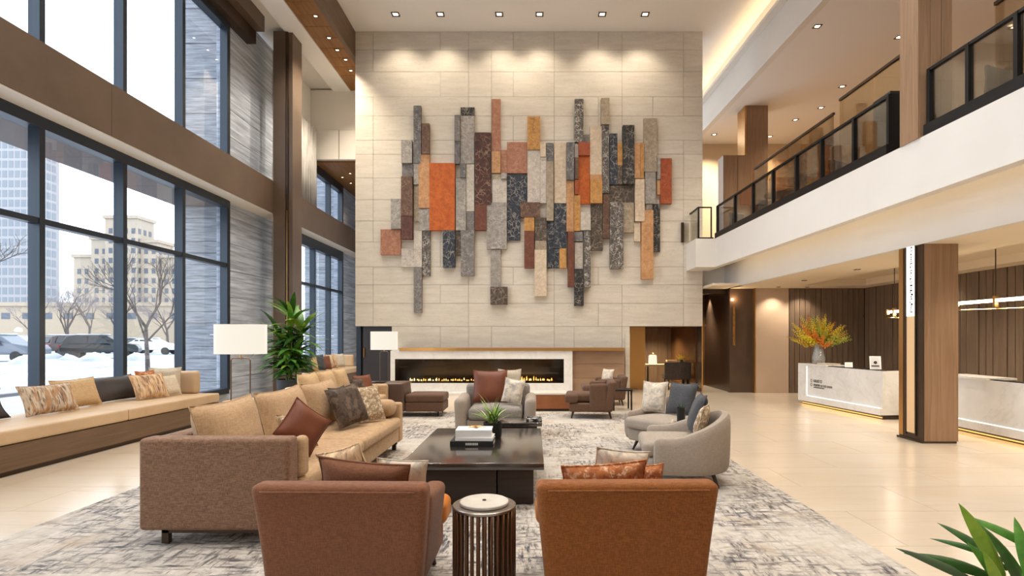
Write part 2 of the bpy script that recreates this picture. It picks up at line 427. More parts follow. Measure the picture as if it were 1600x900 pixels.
# bulkhead on the mezzanine side
ZM = 8.37
t2 = struct('trim_2', 'warm lit white bulkhead above the mezzanine', 'bulkhead')
MB().prism([(rx(6.29, YN), YN), (rx(6.45, YN), YN), (rx(6.45, YE), YE), (rx(6.29, YE), YE)], ZM, ZC + .1).build('bulkhead_face', M['white'], t2)
MB().prism([(rx(6.45, YN), YN), (13, YN), (13, YE), (rx(6.45, YE), YE)], ZM, ZM + .1).build('mezzanine_ceiling', M['ceil'], t2)

# window side: beams, column, stone piers
t3 = struct('trim_3', 'long bronze clad spandrel beam above the lower windows', 'beam')
for y0, y1 in ((YN, 3.2), (3.205, 8.4), (8.405, 13.64), (14.25, 19.0), (19.005, YE)):
    box('bronze_sheet', (-A + .02, y0, ZB0 + .02), (-B, y1, ZB1), M['bronze'], t3)
box('soffit_strip', (-A + .02, YN, ZB0), (-B - .01, YE, ZB0 + .018), M['white'], t3)
t4 = struct('trim_4', 'upper bronze beam at the head of the clerestory windows', 'beam')
box('bronze_sheet', (-A + .25, YN, 8.74), (-B, 13.2, 9.1), M['bronze'], t4)
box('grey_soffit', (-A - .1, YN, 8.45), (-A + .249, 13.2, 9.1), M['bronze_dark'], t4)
co = struct('column_left', 'full height bronze clad column beside the palm', 'column')
Yc = 13.64
box('front_sheet', (-B, Yc, 0), (-6.06, Yc + .6, 9.0), M['bronze'], co)
box('shadow_slot', (-6.06, Yc + .02, 0), (-6.0, Yc + .55, 9.0), M['bronze_dark'], co)
box('side_sheet', (-6.0, Yc + .06, 0), (-5.9, Yc + .6, 9.0), M['bronze'], co)
box('slot_strip', (-6.03, Yc + .012, 0.4), (-6.015, Yc + .0199, ZB0 + .1), M['brass'], co)  # thin brass strip down the slot
wl = struct('wall_left', 'grey stone clad piers between the windows', 'wall')
for k, (y0, y1) in enumerate(((12.42, 14.6), (19.75, 22.9))):
    for zz in range(15):
        box('stone_panel', (-A - .25, y0, zz * .6 + .004), (-A + .02 + .004 * (zz % 3), y1, min(9.1, zz * .6 + .596)), M['concrete'], wl)
for zz in range(15):
    box('stone_panel', (-A - .25, YN, zz * .6 + .004), (-A + .02, -3.0, min(9.1, zz * .6 + .596)), M['concrete'], wl)
box('edge_bead', (-A + .02, 14.52, 0), (-A + .06, 14.6, 9.0), M['white'], wl)
# window bays
step = A * F * .000262
mull = [A * F / (U0 - 56) + k * step for k in range(-7, 4)]
mull = [m_ for m_ in mull if m_ > -3.0]
YJ = 12.3
def window(n, label, ys, z0, z1, trans, y0, y1, head):
    o = struct('window_%d' % n, label, 'window')
    for m_ in ys: box('mullion', (-A - .07, m_ - .045, z0), (-A + .09, m_ + .045, z1), M['frame'], o)
    for m_ in (y0, y1): box('jamb_frame', (-A - .07, m_ - .06, z0), (-A + .09, m_ + .06, z1), M['frame'], o)
    box('head_frame', (-A - .08, y0, z1 - head), (-A + .10, y1, z1 + .01), M['frame'], o)
    box('sill_frame', (-A - .08, y0, z0 - .08), (-A + .10, y1, z0 + .04), M['frame'], o)
    for zt in trans: box('transom', (-A - .05, y0, zt - .04), (-A + .08, y1, zt + .04), M['frame'], o)
    e = [y0] + [m_ for m_ in ys] + [y1]; zz = [z0] + trans + [z1]
    for a_, b_ in zip(e[:-1], e[1:]):
        for c_, d_ in zip(zz[:-1], zz[1:]):
            box('pane', (-A - .012, a_ + .02, c_ + .02), (-A - .004, b_ - .02, d_ - .02), M['glass'], o)
    return o
m1 = [m_ for m_ in mull if m_ < 12.0]
window(1, 'lower curtain wall window bays with dark frames overlooking the snowy street', m1, .34, ZB0, [3.09], -3.0, YJ, .16)
window(2, 'upper clerestory window bays above the bronze beam', m1, 4.7, 8.46, [], -3.0, YJ, .16)
m2 = [15.9, 17.2, 18.5]
window(3, 'lower window bays beyond the bronze column', m2, .34, ZB0, [3.09], 14.7, 19.7, .3)
window(4, 'upper window bays beyond the bronze column', m2, 4.7, 6.9, [], 14.7, 19.7, .3)
s1 = struct('trim_5', 'low wall under the windows behind the bench', 'sill')
for y0, y1 in ((-3, 12.36), (14.6, 19.7)):
    box('sill_wall', (-A - .2, y0, -.1), (-A + .03, y1, .27), M['concrete'], s1)
    box('fill_panel', (-A - .2, y0, ZB0 + .01), (-A + .018, y1, 4.62), M['bronze_dark'], s1)
box('fill_panel', (-A - .2, 14.6, 6.9), (-A + .018, 19.7, 9.1), M['white'], s1)
# far end of the window aisle
we = struct('wall_end', 'white upper wall closing the window aisle', 'wall')
box('upper_wall', (-A, 17.0, 7.82), (XL, 17.15, 9.05), M['white'], we)
box('lower_fascia', (-6.75, 16.95, 6.92), (XL, 17.1, 7.8), M['white'], we)
box('fascia_joint', (PX(529, 16.94), 16.945, 6.92), (PX(530, 16.94), 16.955, 7.8), M['joint'], we)
box('wood_soffit', (-A, 17.1, 6.86), (XL, YE, 6.92), M['woodceil'], we)
box('end_wall', (-A, YE, 0), (XL, YE + .15, 9.2), M['concrete'], we)
box('return_wall', (XL + .02, YW + .6, 0), (XL + .18, YE, ZC), M['white'], we)
# closing walls behind the camera
wb = struct('wall_back', 'plain wall behind the viewpoint', 'wall')
box('wall_leaf', (-A - .2, YN - .15, -.1), (13, YN, ZC + .2), M['white'], wb)

# ---------------------------------------------------------------- mezzanine
ZS0, ZS1, ZSI = 3.28, 4.0, 3.5
ms = struct('mezzanine_slab', 'white fronted mezzanine slab over the reception', 'mezzanine')
Ye = 14.1
MB().prism([(rx(5.09, YN), YN), (rx(5.24, YN), YN), (rx(5.24, Ye), Ye), (rx(5.09, Ye), Ye)], ZS0, ZS1).build('fascia', M['white'], ms)
MB().prism([(4.14, Ye), (rx(5.24, Ye), Ye), (rx(5.24, Ye), YW), (4.14, YW)], ZS0, ZS1).build('fascia_return', M['white'], ms)
MB().prism([(rx(5.24, YN), YN), (13, YN), (13, YW), (rx(5.24, YW), YW)], ZSI, ZS1).build('floor_plate', M['white'], ms)
MB().prism([(XR + .01, YW), (13, YW), (13, YE), (XR + .01, YE)], ZSI, ZS1).build('floor_plate', M['white'], ms)
MB().prism([(rx(5.24, YN), YN), (12.9, YN), (12.9, YE), (rx(5.24, YE), YE)], ZS1, ZS1 + .01).build('mezzanine_carpet', plain('mezzanine_carpet', (120, 100, 80), .9, col2=(100, 84, 68), scale=3), ms)
ZL = 2.82
rc = struct('ceiling_reception', 'lowered cream ceiling over the reception desks', 'ceiling')
MB().prism([(rx(5.76, YN), YN), (rx(5.86, YN), YN), (rx(5.86, 15.3), 15.3), (rx(5.76, 15.3), 15.3)], ZL, ZSI - .002).build('inner_fascia', M['white'], rc)
MB().prism([(XR + .02, 15.2), (rx(5.76, 15.3), 15.2), (rx(5.76, 15.3), 15.3), (XR + .02, 15.3)], ZL, ZSI - .002).build('inner_return', M['white'], rc)
cream = plain('cream_ceiling', (230, 214, 190), .8)
plan = [(rx(5.86, YN), YN), (6.9, YN), (6.9, 14.2), (rx(5.86, 14.2), 14.2)]
MB().prism(plan, ZL, ZL + .06).build('ceiling_border', cream, rc)
box('ceiling_border', (8.5, YN, ZL), (8.95, 14.2, ZL + .06), cream, rc)
MB().prism([(XR + .02, 14.2), (8.95, 14.2), (8.95, 18.6), (XR + .02, 18.6)], ZL, ZL + .06).build('ceiling_border', cream, rc)
box('tray_ceiling', (6.9, YN, ZL + .16), (8.5, 14.2, ZL + .2), cream, rc)
box('tray_edge', (6.88, YN, ZL), (6.92, 14.2, ZL + .16), cream, rc)
box('tray_edge', (8.48, YN, ZL), (8.52, 14.2, ZL + .16), cream, rc)
box('tray_edge', (6.92, 14.16, ZL), (8.48, 14.2, ZL + .16), cream, rc)
wm = struct('wall_mezzanine', 'warm white walls at the back of the mezzanine', 'wall')
warmw = plain('warm_plaster', (214, 196, 170), .7)
box('back_wall', (XR, 19.8, ZS1), (13, 19.95, ZM), warmw, wm)
box('side_wall', (12.85, YN, ZS1), (13, 19.8, ZM), warmw, wm)
for k in range(6): box('wood_panel', (8.4 + k * .7, 19.72, ZS1 + .02), (9.08 + k * .7, 19.8, ZM - 1.2), M['woodpanel'], wm)
for k in range(5): box('wood_panel', (12.78, 6 + k * 1.6, ZS1 + .02), (12.85, 7.58 + k * 1.6, 6.6), M['woodpanel'], wm)
cm = struct('column_mezzanine', 'walnut clad column standing deep on the mezzanine', 'column')
pc = px(1182, 165, 16.5)
box('wood_cladding', (pc.x - .28, 16.5, ZS1), (pc.x + .34, 17.1, ZM), M['woodpanel'], cm)
box('bronze_edge', (pc.x - .34, 16.52, ZS1), (pc.x - .28, 17.1, ZM), M['brass'], cm)
cm2 = struct('column_balcony', 'walnut clad column rising at the balcony edge', 'column')
x0 = PX(1437, 6.97)
for k in range(3): box('wood_cladding', (x0 + k * .136, 6.97, ZS0 + .1 if k < 0 else ZS1), (x0 + .132 + k * .136, 7.3, ZM), M['woodpanel'], cm2)
box('wood_return', (x0 - .012, 6.98, ZS1), (x0 - .001, 7.33, ZM), M['woodpanel'], cm2)
# wooden cabinet block on the mezzanine
cb = thing('cabinet_block', 'walnut cabinet block beside the deep mezzanine column', 'cabinet', (0, 0, ZS1 + .01))
p0 = px(1140, 243, 16.0)
box('carcass', (p0.x - .18, 16.0, 0), (p0.x + .62, 16.45, p0.z - ZS1), M['woodpanel'], cb)
box('door', (p0.x - .16, 15.98, .05), (p0.x + .21, 16.0, p0.z - ZS1 - .04), M['woodpanel'], cb)
box('door', (p0.x + .23, 15.98, .05), (p0.x + .60, 16.0, p0.z - ZS1 - .04), M['woodpanel'], cb)
# railing
rl = thing('balcony_railing', 'black framed glass balcony railing along the mezzanine edge', 'railing', (0, 0, ZS1))
us = [1117, 1144, 1172, 1203, 1239, 1278, 1328, 1382]
ys = [5.09 / ((u - U0) / F + SH) for u in us]
ys2 = [6.90, 6.31, 5.7, 5.0, 4.3, 3.6]
def railrun(ys):
    for Y in ys:
        x = rx(5.16, Y); box('post', (x - .03, Y - .025, .011), (x + .03, Y + .025, .83), M['black'], rl)
    for a_, b_ in zip(ys[:-1], ys[1:]):
        xa, xb = rx(5.16, a_), rx(5.16, b_)
        MB().prism([(xa - .006, a_ - .03), (xa + .006, a_ - .03), (xb + .006, b_ + .03), (xb - .006, b_ + .03)], .13, .80).build('pane', M['rail_glass'], rl)
    a_, b_ = ys[0] + .03, ys[-1] - .03; xa, xb = rx(5.16, a_), rx(5.16, b_)
    MB().prism([(xa - .025, a_), (xa + .025, a_), (xb + .025, b_), (xb - .025, b_)], .80, .835).build('top_rail', M['black'], rl)
    MB().prism([(xa - .065, a_), (xa + .04, a_), (xb + .04, b_), (xb - .065, b_)], .002, .14).build('base_channel', M['black'], rl)
railrun(ys); railrun(ys2)
# short return at the wall end
xa = rx(5.16, ys[0]); xq = 4.24
box('post', (xq - .02, 14.2, .002), (xq + .02, 14.24, .83), M['black'], rl)
box('top_rail', (xq, 14.2, .8), (xa - .13, 14.24, .83), M['black'], rl)
box('base_channel', (xq, 14.2, .002), (xa - .07, 14.24, .05), M['black'], rl)
box('post', (xa - .14, 14.2, .002), (xa - .11, 14.24, .83), M['black'], rl)
box('pane', (xq - .006, 14.25, .03), (xq + .006, 14.95, .8), M['rail_glass'], rl)
box('top_rail', (xq - .02, 14.25, .8), (xq + .02, 14.98, .83), M['black'], rl)
box('end_plate', (PX(1064, 14.98), 14.93, PZ(379, 14.98) - ZS1), (PX(1068, 14.98), 14.995, PZ(348, 14.98) - ZS1), M['bronze_dark'], rl)
box('pane', (PX(1068, 14.98), 14.96, PZ(378, 14.98) - ZS1), (xq - .03, 14.97, PZ(349, 14.98) - ZS1), M['rail_glass'], rl)
# inner tinted glass screen
sc = thing('glass_screen', 'taller amber tinted glass screen behind the balcony railing', 'screen', (0, 0, ZS1 + .01))
yy = [13.0, 11.9, 10.85, 9.78]
for a_, b_ in zip(yy[:-1], yy[1:]):
    xa, xb = rx(5.62, a_), rx(5.62, b_)
    MB().prism([(xa - .006, a_), (xa + .006, a_), (xb + .006, b_ + .012), (xb - .006, b_ + .012)], 0, 1.40).build('pane', M['tint_glass'], sc)
MB().prism([(rx(5.62, 13) - .02, 13), (rx(5.62, 13) + .02, 13), (rx(5.62, 9.78) + .02, 9.78), (rx(5.62, 9.78) - .02, 9.78)], 1.40, 1.44).build('top_rail', M['bronze_dark'], sc)
sc2 = thing('glass_screen', 'raised amber glass screen with dark cap beside the balcony column', 'screen', (0, 0, ZS1 + .01))
yy = [9.6, 8.7, 7.8]
for a_, b_ in zip(yy[:-1], yy[1:]):
    xa, xb = rx(5.62, a_), rx(5.62, b_)
    MB().prism([(xa - .006, a_), (xa + .006, a_), (xb + .006, b_ + .012), (xb - .006, b_ + .012)], 0, 1.56).build('pane', M['tint_glass'], sc2)
MB().prism([(rx(5.62, 9.6) - .02, 9.6), (rx(5.62, 9.6) + .02, 9.6), (rx(5.62, 7.8) + .02, 7.8), (rx(5.62, 7.8) - .02, 7.8)], 1.56, 1.60).build('top_rail', M['bronze_dark'], sc2)
sc3 = thing('glass_screen', 'amber glass screen with dark cap right of the balcony column', 'screen', (0, 0, ZS1 + .01))
yy = [6.5, 5.6, 4.7, 3.8]
for a_, b_ in zip(yy[:-1], yy[1:]):
    xa, xb = rx(5.62, a_), rx(5.62, b_)
    MB().prism([(xa - .006, a_), (xa + .006, a_), (xb + .006, b_ + .012), (xb - .006, b_ + .012)], 0, 1.36).build('pane', M['tint_glass'], sc3)
MB().prism([(rx(5.62, 6.5) - .02, 6.5), (rx(5.62, 6.5) + .02, 6.5), (rx(5.62, 3.8) + .02, 3.8), (rx(5.62, 3.8) - .02, 3.8)], 1.36, 1.40).build('top_rail', M['bronze_dark'], sc3)

# ---------------------------------------------------------------- reception alcove
wr = struct('wall_right', 'smoked oak slatted wall beside the reception', 'wall')
box('wall_backing', (8.93, YN, 0), (9.1, 15.2, ZSI), M['dark_panel'], wr)
y = YN
while y < 14.9:
    d = .02 if int((y - YN) / .17) % 4 else .035
    if y > 5: box('slat', (8.93 - d, y + .008, 0), (8.93, y + .158, ZL), M['slat'], wr)
    y += .166
box('slat', (8.90, YN, 0), (8.93, 5, ZL), M['slat'], wr)
wk = struct('wall_reception', 'slatted oak back wall of the reception with bronze and beige panels', 'wall')
xs0 = PX(1233, YW); xs1 = PX(1350, YW)
box('wall_backing', (6.02, 15.04, 0), (9.0, 15.2, ZL), M['dark_panel'], wk)
x = xs0
while x < xs1 - .05:
    box('slat', (x + .006, 15.0 - .015 * (int(x * 10) % 2), 0), (x + .136, 15.04, ZL), M['slat'], wk); x += .144
box('beige_panel', (PX(1180, YW), 14.98, 0), (xs0 - .02, 15.04, ZL), M['beige_panel'], wk)
box('panel_edge', (PX(1180, YW) - .03, 14.97, 0), (PX(1180, YW), 15.2, ZL), M['brass'], wk)
box('bronze_panel', (x + .02, 14.99, 0), (8.93, 15.04, ZL), M['bronze_mirror'], wk)
box('panel_rail', (x + .06, 14.97, 2.05), (8.9, 14.99, 2.09), M['bronze_dark'], wk)
# corridor beside the feature wall
wc = struct('wall_corridor', 'brown polished panels lining the corridor right of the feature wall', 'wall')
box('dark_panel', (PX(1140, 15.1), 15.1, 0), (PX(1180, YW) - .03, 15.25, ZL), M['dark_panel'], wc)
box('bronze_panel', (XR, 17.4, 0), (6.1, 17.5, ZL), M['bronze_mirror'], wc)
box('bronze_panel', (PX(1140, 15.1) + .04, 15.26, 0), (PX(1140, 15.1) + .12, 17.4, ZL), M['dark_panel'], wc)
box('bronze_frame', (XR, 15.3, ZL - .12), (PX(1140, 15.1), 15.36, ZL), M['bronze_dark'], wc)
box('bronze_panel', (XR - .02, YW + .6, 0), (XR + .04, 18.5, ZL), M['bronze_mirror'], wc)
# niche room
wn = struct('wall_niche', 'amber lit timber lined niche in the feature wall', 'wall')
box('niche_back', (xr - .3, 18.4, 0), (XR + .2, 18.5, zr + .1), M['slat'], wn)
for k in range(7): box('wood_panel', (xr - .2 + k * .34, 18.36, 0), (xr + .13 + k * .34, 18.4, zr), M['slat'], wn)
box('niche_ceiling', (xr - .3, YW + .02, zr), (XR + .1, 18.4, zr + .06), M['bronze_mirror'], wn)
box('left_panel', (xr - .06, YW + .01, 0), (xr + .0, 18.36, zr), M['bronze_mirror'], wn)
box('brass_door_panel', (xr + .02, 16.2, 0), (PX(1008, 16.2), 16.25, zr), M['brass'], wn)
MB().prism([(XR - .02, YW - .005), (XR - .0, YW - .005), (PX(1073, 16.9) + .03, 16.9), (PX(1073, 16.9), 16.9)], 0, zr).build('right_panel', M['dark_panel'], wn)
box('brass_edge', (XR - .03, YW - .02, 0), (XR, YW + .0, zr), M['brass'], wn)
box('white_pier', (PX(977, 14.9), 14.9, 0), (PX(984, 14.9), YW + .02, PZ(522, 14.9)), M['trav'], wn)

# reception column with light strip
cr = struct('column_right', 'walnut clad column with backlit strip in front of reception', 'column')
xa, xb, xd = PX(1405, 8.39), PX(1443, 7.86), PX(1502, 7.80)
yq, yf = 8.39, 7.86
box('wood_face', (xb + .01, yf - .005, .03), (xd, yf + .02, 3.5), M['woodpanel'], cr)
box('plinth', (xb - .02, yf + .01, 0), (xd - .01, yq + .02, .03), M['bronze_dark'], cr)
MB().prism([(xa, yq), (xb, yf), (xd, yf + .02), (xd, yq)], .03, 3.5).build('column_core', M['bronze_dark'], cr)
dirv = Vector((xb - xa, yf - yq, 0)); nrm = Vector((dirv.y, -dirv.x, 0)).normalized()
if nrm.x > 0: nrm = -nrm
def onface(t, off): q = Vector((xa, yq, 0)) + dirv * t + nrm * off; return (q.x, q.y)
def strip(name, t0, t1, z0, z1, m, off=.012):
    return MB().prism([onface(t0, -.002), onface(t0, off), onface(t1, off), onface(t1, -.002)], z0, z1).build(name, m, cr)
zt = PZ(325, 8.1); zmid = PZ(494, 8.1); zbt = PZ(676, 8.1)
strip('amber_edge', .0, .18, .05, 3.46, M['brass'], .006)
strip('light_strip', .34, .70, zmid, zt, glow('white_light_strip', (1, .96, .88), 2.2), .008)
strip('wood_strip', .34, .70, zbt, zmid, plain('pale_wood_strip', (226, 190, 146), .5), .008)
strip('strip_frame', .30, .34, zbt - .03, zt + .03, M['bronze_dark'], .02)
strip('strip_frame', .70, .74, zbt - .03, zt + .03, M['bronze_dark'], .02)
mk = MB(); random.seed(11)
z = zmid + .05
while z < zt - .3:
    hgt = random.uniform(.012, .03); a_ = random.uniform(.46, .52); b_ = a_ + random.uniform(.03, .10)
    mk.prism([onface(a_, .0081), onface(a_, .010), onface(b_, .010), onface(b_, .0081)], z, z + hgt); z += hgt + random.uniform(.004, .014)
mo = mk.build('vertical_lettering', M['inkd'], cr); mo['kind'] = 'stuff'

# ---------------------------------------------------------------- ceiling lamps
def spot(parent, loc, power, col=WARM, ang=110, blend=.8, rad=.06, aim=None):
    ld = bpy.data.lights.new('lamp_light', 'SPOT'); ld.energy = power; ld.color = col; ld.spot_size = R(ang); ld.spot_blend = blend; ld.shadow_soft_size = rad
    o = bpy.data.objects.new('lamp_light', ld); C.objects.link(o); o.parent = parent; o.location = loc
    if aim is not None:
        o.rotation_euler = (Vector(aim)).to_track_quat('-Z', 'Y').to_euler()
    return o
def downlight(label, group, x, y, z, size, power, ang=110, col=WARM, aim=None, rad=.06, square=True):
    o = thing('downlight', label, 'downlight', (x, y, z), 0, group)
    s = size / 2
    fr = MB()
    for lo, hi in (((-s, -s), (s, -s * .7)), ((-s, s * .7), (s, s)), ((-s, -s * .7), (-s * .7, s * .7)), ((s * .7, -s * .7), (s, s * .7))):
        fr.box((lo[0], lo[1], -.012), (hi[0], hi[1], .0))
    fr.build('trim_ring', M['bronze_dark'], o)
    box('lens', (-s * .55, -s * .45, -.006), (s * .55, s * .45, -.001), M['bulbglow'], o)
    spot(o, (0, 0, -.03), power, col, ang, .8, rad, aim)
    return o
ORD = ('first', 'second', 'third', 'fourth', 'fifth', 'sixth', 'seventh')
for k, u in enumerate((618, 688, 780, 843, 941, 1008)):
    x = PX(u, 14.2)
    downlight(ORD[k] + ' square downlight from the left above the feature wall', 'wall washing downlights', x, 14.2, ZC, .2, P_WASH, 100, WARM, (0, .35, -1), .2)
for yy_ in (1.0, 4.5, 8.0, 11.2):  # unseen rows above the view, added to light the lobby
    for xx in (-3.4, -1.0, 1.4, 3.8):
        downlight('added unseen square downlight in the white lobby ceiling', 'added lobby downlights', xx, yy_, ZC, .2, P_MAIN, 130, (1, .95, .88), None, .2)
for k, (u, v) in enumerate(((493, 25), (514, 59), (527, 78), (540, 93), (548, 110))):
    Y = 7.53 * F / (V0 - v)
    downlight(ORD[k] + ' small downlight from the viewer in the timber ceiling band', 'timber ceiling downlights', max(-5.4, min(-5.05, PX(u, Y))), Y, 9.03, .11, 260, 110, WARM, None, .04)
for k, (u, v) in enumerate(((1116, 210), (1203, 213), (1243, 187), (1277, 41), (1283, 168), (1316, 135), (1405, 58))):
    Y = (ZM - H) * F / (V0 - v); x = PX(u, Y)
    if Y > 19.3: Y = 19.3; x = PX(u, Y)
    downlight(ORD[k] + ' downlight from the left in the mezzanine ceiling', 'mezzanine ceiling downlights', max(x, rx(6.7, Y)), Y, ZM, .16, P_MEZZ, 130, (1, .82, .58), None, .06)
for x, y in ((9.5, 6), (9.5, 9.5), (7.5, 3), (7.4, 18.4)):  # extra fixtures out of view, added to light the mezzanine
    downlight('added unseen downlight deep in the mezzanine ceiling', 'added mezzanine downlights', x, y, ZM, .16, P_MEZZ, 130, (1, .82, .58), None, .06)
for x, y in ((6.3, 12.9), (6.3, 10.8), (6.2, 8.9), (6.2, 6.9), (6.2, 5), (8.7, 12), (8.7, 9.5), (8.7, 7)):
    downlight('tiny downlight in the lowered reception ceiling', 'reception ceiling downlights', x, y, ZL, .09, P_REC, 125, WARM, None, .05)
for x, y in ((4.95, 16.8), (5.25, 16.9)):
    downlight('tiny downlight grazing the corridor panels', 'corridor downlights', x, y, ZL, .09, 110, 80, WARM, None, .03)
for x, y in ((3.2, 16.6), (3.9, 17.4)):
    downlight('tiny downlight in the niche ceiling', 'niche downlights', x, y, zr, .08, 120, 140, (1, .78, .5), None, .03)
for x in (6.45, 7.2):
    downlight('tiny downlight in front of the oak reception wall', 'reception wall downlights', x, 14.6, ZL, .08, 55, 100, WARM, (0, .2, -1), .03)
for k, (u, v) in enumerate(((547, 271), (535, 277), (548, 286))):
    Y = 5.36 * F / (V0 - v)
    downlight(('nearest', 'middle', 'farthest')[k] + ' pin downlight in the far timber soffit of the window aisle', 'far aisle downlights', PX(u, Y), min(Y, 22), 6.86, .09, 60, 110, WARM2, None, .03)

# concealed cove strips
def cove(label, x0, x1, z, w_, power, col, up, ya, yb):
    o = thing('cove_light', label, 'light strip', (0, 0, z), 0)
    gm = glow('cove_led', col, 3.0)
    MB().prism([(rx(x0, ya), ya), (rx(x1, ya), ya), (rx(x1, yb), yb), (rx(x0, yb), yb)], -.02, 0).build('led_profile', M['white'], o)
    MB().prism([(rx(x0 + .01, ya), ya), (rx(x1 - .01, ya), ya), (rx(x1 - .01, yb), yb), (rx(x0 + .01, yb), yb)], .001 if up else -.03, .008 if up else -.021).build('led_strip', gm, o)
    ld = bpy.data.lights.new('cove_lamp', 'AREA'); ld.shape = 'RECTANGLE'; ld.size = w_; ld.size_y = yb - ya; ld.energy = power; ld.color = col
    q = bpy.data.objects.new('cove_lamp', ld); C.objects.link(q); q.parent = o; ym = (ya + yb) / 2; q.location = (rx((x0 + x1) / 2, ym), ym, .02 if up else -.04); q.rotation_euler = (PI if up else 0, 0, math.atan(SH))
    return o
cove('warm cove light strip under the edge of the mezzanine slab', 5.25, 5.31, 3.33, .05, 9, (1, .76, .46), True, 3.0, 14.0)
led = box('lip_shelf', (0, 0, 0), (.01, .01, .01), M['white'], None) if False else None
# golden trough light on the bulkhead near the feature wall
cv2 = thing('cove_light', 'golden trough light on the bulkhead beside the feature wall', 'light strip', (0, 0, ZC - .5))
ya, yb = 12.5, 19.5
MB().prism([(rx(6.12, ya), ya), (rx(6.14, ya), ya), (rx(6.14, yb), yb), (rx(6.12, yb), yb)], 0, .10).prism([(rx(6.14, ya), ya), (rx(6.288, ya), ya), (rx(6.288, yb), yb), (rx(6.14, yb), yb)], 0, .02).build('trough', M['white'], cv2)
MB().prism([(rx(6.18, ya), ya), (rx(6.24, ya), ya), (rx(6.24, yb), yb), (rx(6.18, yb), yb)], .021, .03).build('led_strip', glow('golden_led', (1, .66, .26), 1.0), cv2)
ld = bpy.data.lights.new('cove_lamp', 'AREA'); ld.shape = 'RECTANGLE'; ld.size = .06; ld.size_y = yb - ya; ld.energy = 20; ld.color = (1, .66, .30)
q = bpy.data.objects.new('cove_lamp', ld); C.objects.link(q); q.parent = cv2; q.location = (rx(6.21, (ya + yb) / 2), (ya + yb) / 2, .05); q.rotation_euler = (PI, 0, math.atan(SH))
# ================================================================ WALL ARTWORK
K = {'dg': stone('stone_dark_grey', (86, 84, 84), (112, 108, 106), (170, 166, 160)), 'br': stone('stone_brown', (104, 76, 60), (84, 62, 50), (150, 120, 98)),
     'lg': stone('stone_light_grey', (158, 150, 142), (134, 127, 120), (196, 190, 182)), 'mg': stone('stone_mid_grey', (124, 118, 114), (104, 99, 96), (172, 166, 160)),
     'ma': stone('stone_maroon', (98, 58, 50), (76, 46, 42), (150, 110, 98), .4), 'mb': stone('stone_deep_maroon', (78, 46, 36), (62, 37, 30), (186, 150, 126), .5, 6),
     'tn': stone('stone_tan', (190, 142, 98), (170, 124, 84), (214, 178, 140), .5), 'og': stone('stone_orange', (188, 94, 32), (166, 78, 24), (206, 122, 60), .35, 6),
     'wh': stone('stone_white', (204, 194, 182), (184, 174, 162), (128, 118, 108), .55), 'cr': stone('stone_cream', (214, 196, 172), (198, 178, 154), (160, 138, 116), .5),
     'nv': stone('stone_navy', (48, 54, 66), (38, 42, 52), (176, 168, 156), .7), 'bk': stone('stone_black', (48, 46, 46), (38, 37, 38), (170, 158, 142), .7),
     'pk': stone('stone_pink_tan', (168, 116, 90), (150, 100, 78), (198, 158, 132), .5), 'gd': stone('stone_gold', (196, 146, 84), (176, 126, 68), (118, 84, 52), .6),
     'rs': stone('stone_rust', (160, 78, 42), (142, 66, 36), (190, 124, 84), .4), 'ru': stone('stone_red_brown', (112, 64, 46), (94, 54, 40), (146, 98, 76), .4),
     'gb': stone('stone_grey_beige', (164, 148, 126), (142, 128, 110), (198, 184, 162), .6), 'db': stone('stone_dark_brown', (84, 72, 62), (66, 57, 50), (176, 160, 138), .6),
     'bw': stone('stone_black_white', (74, 68, 64), (96, 90, 84), (214, 206, 196), .9, 9)}
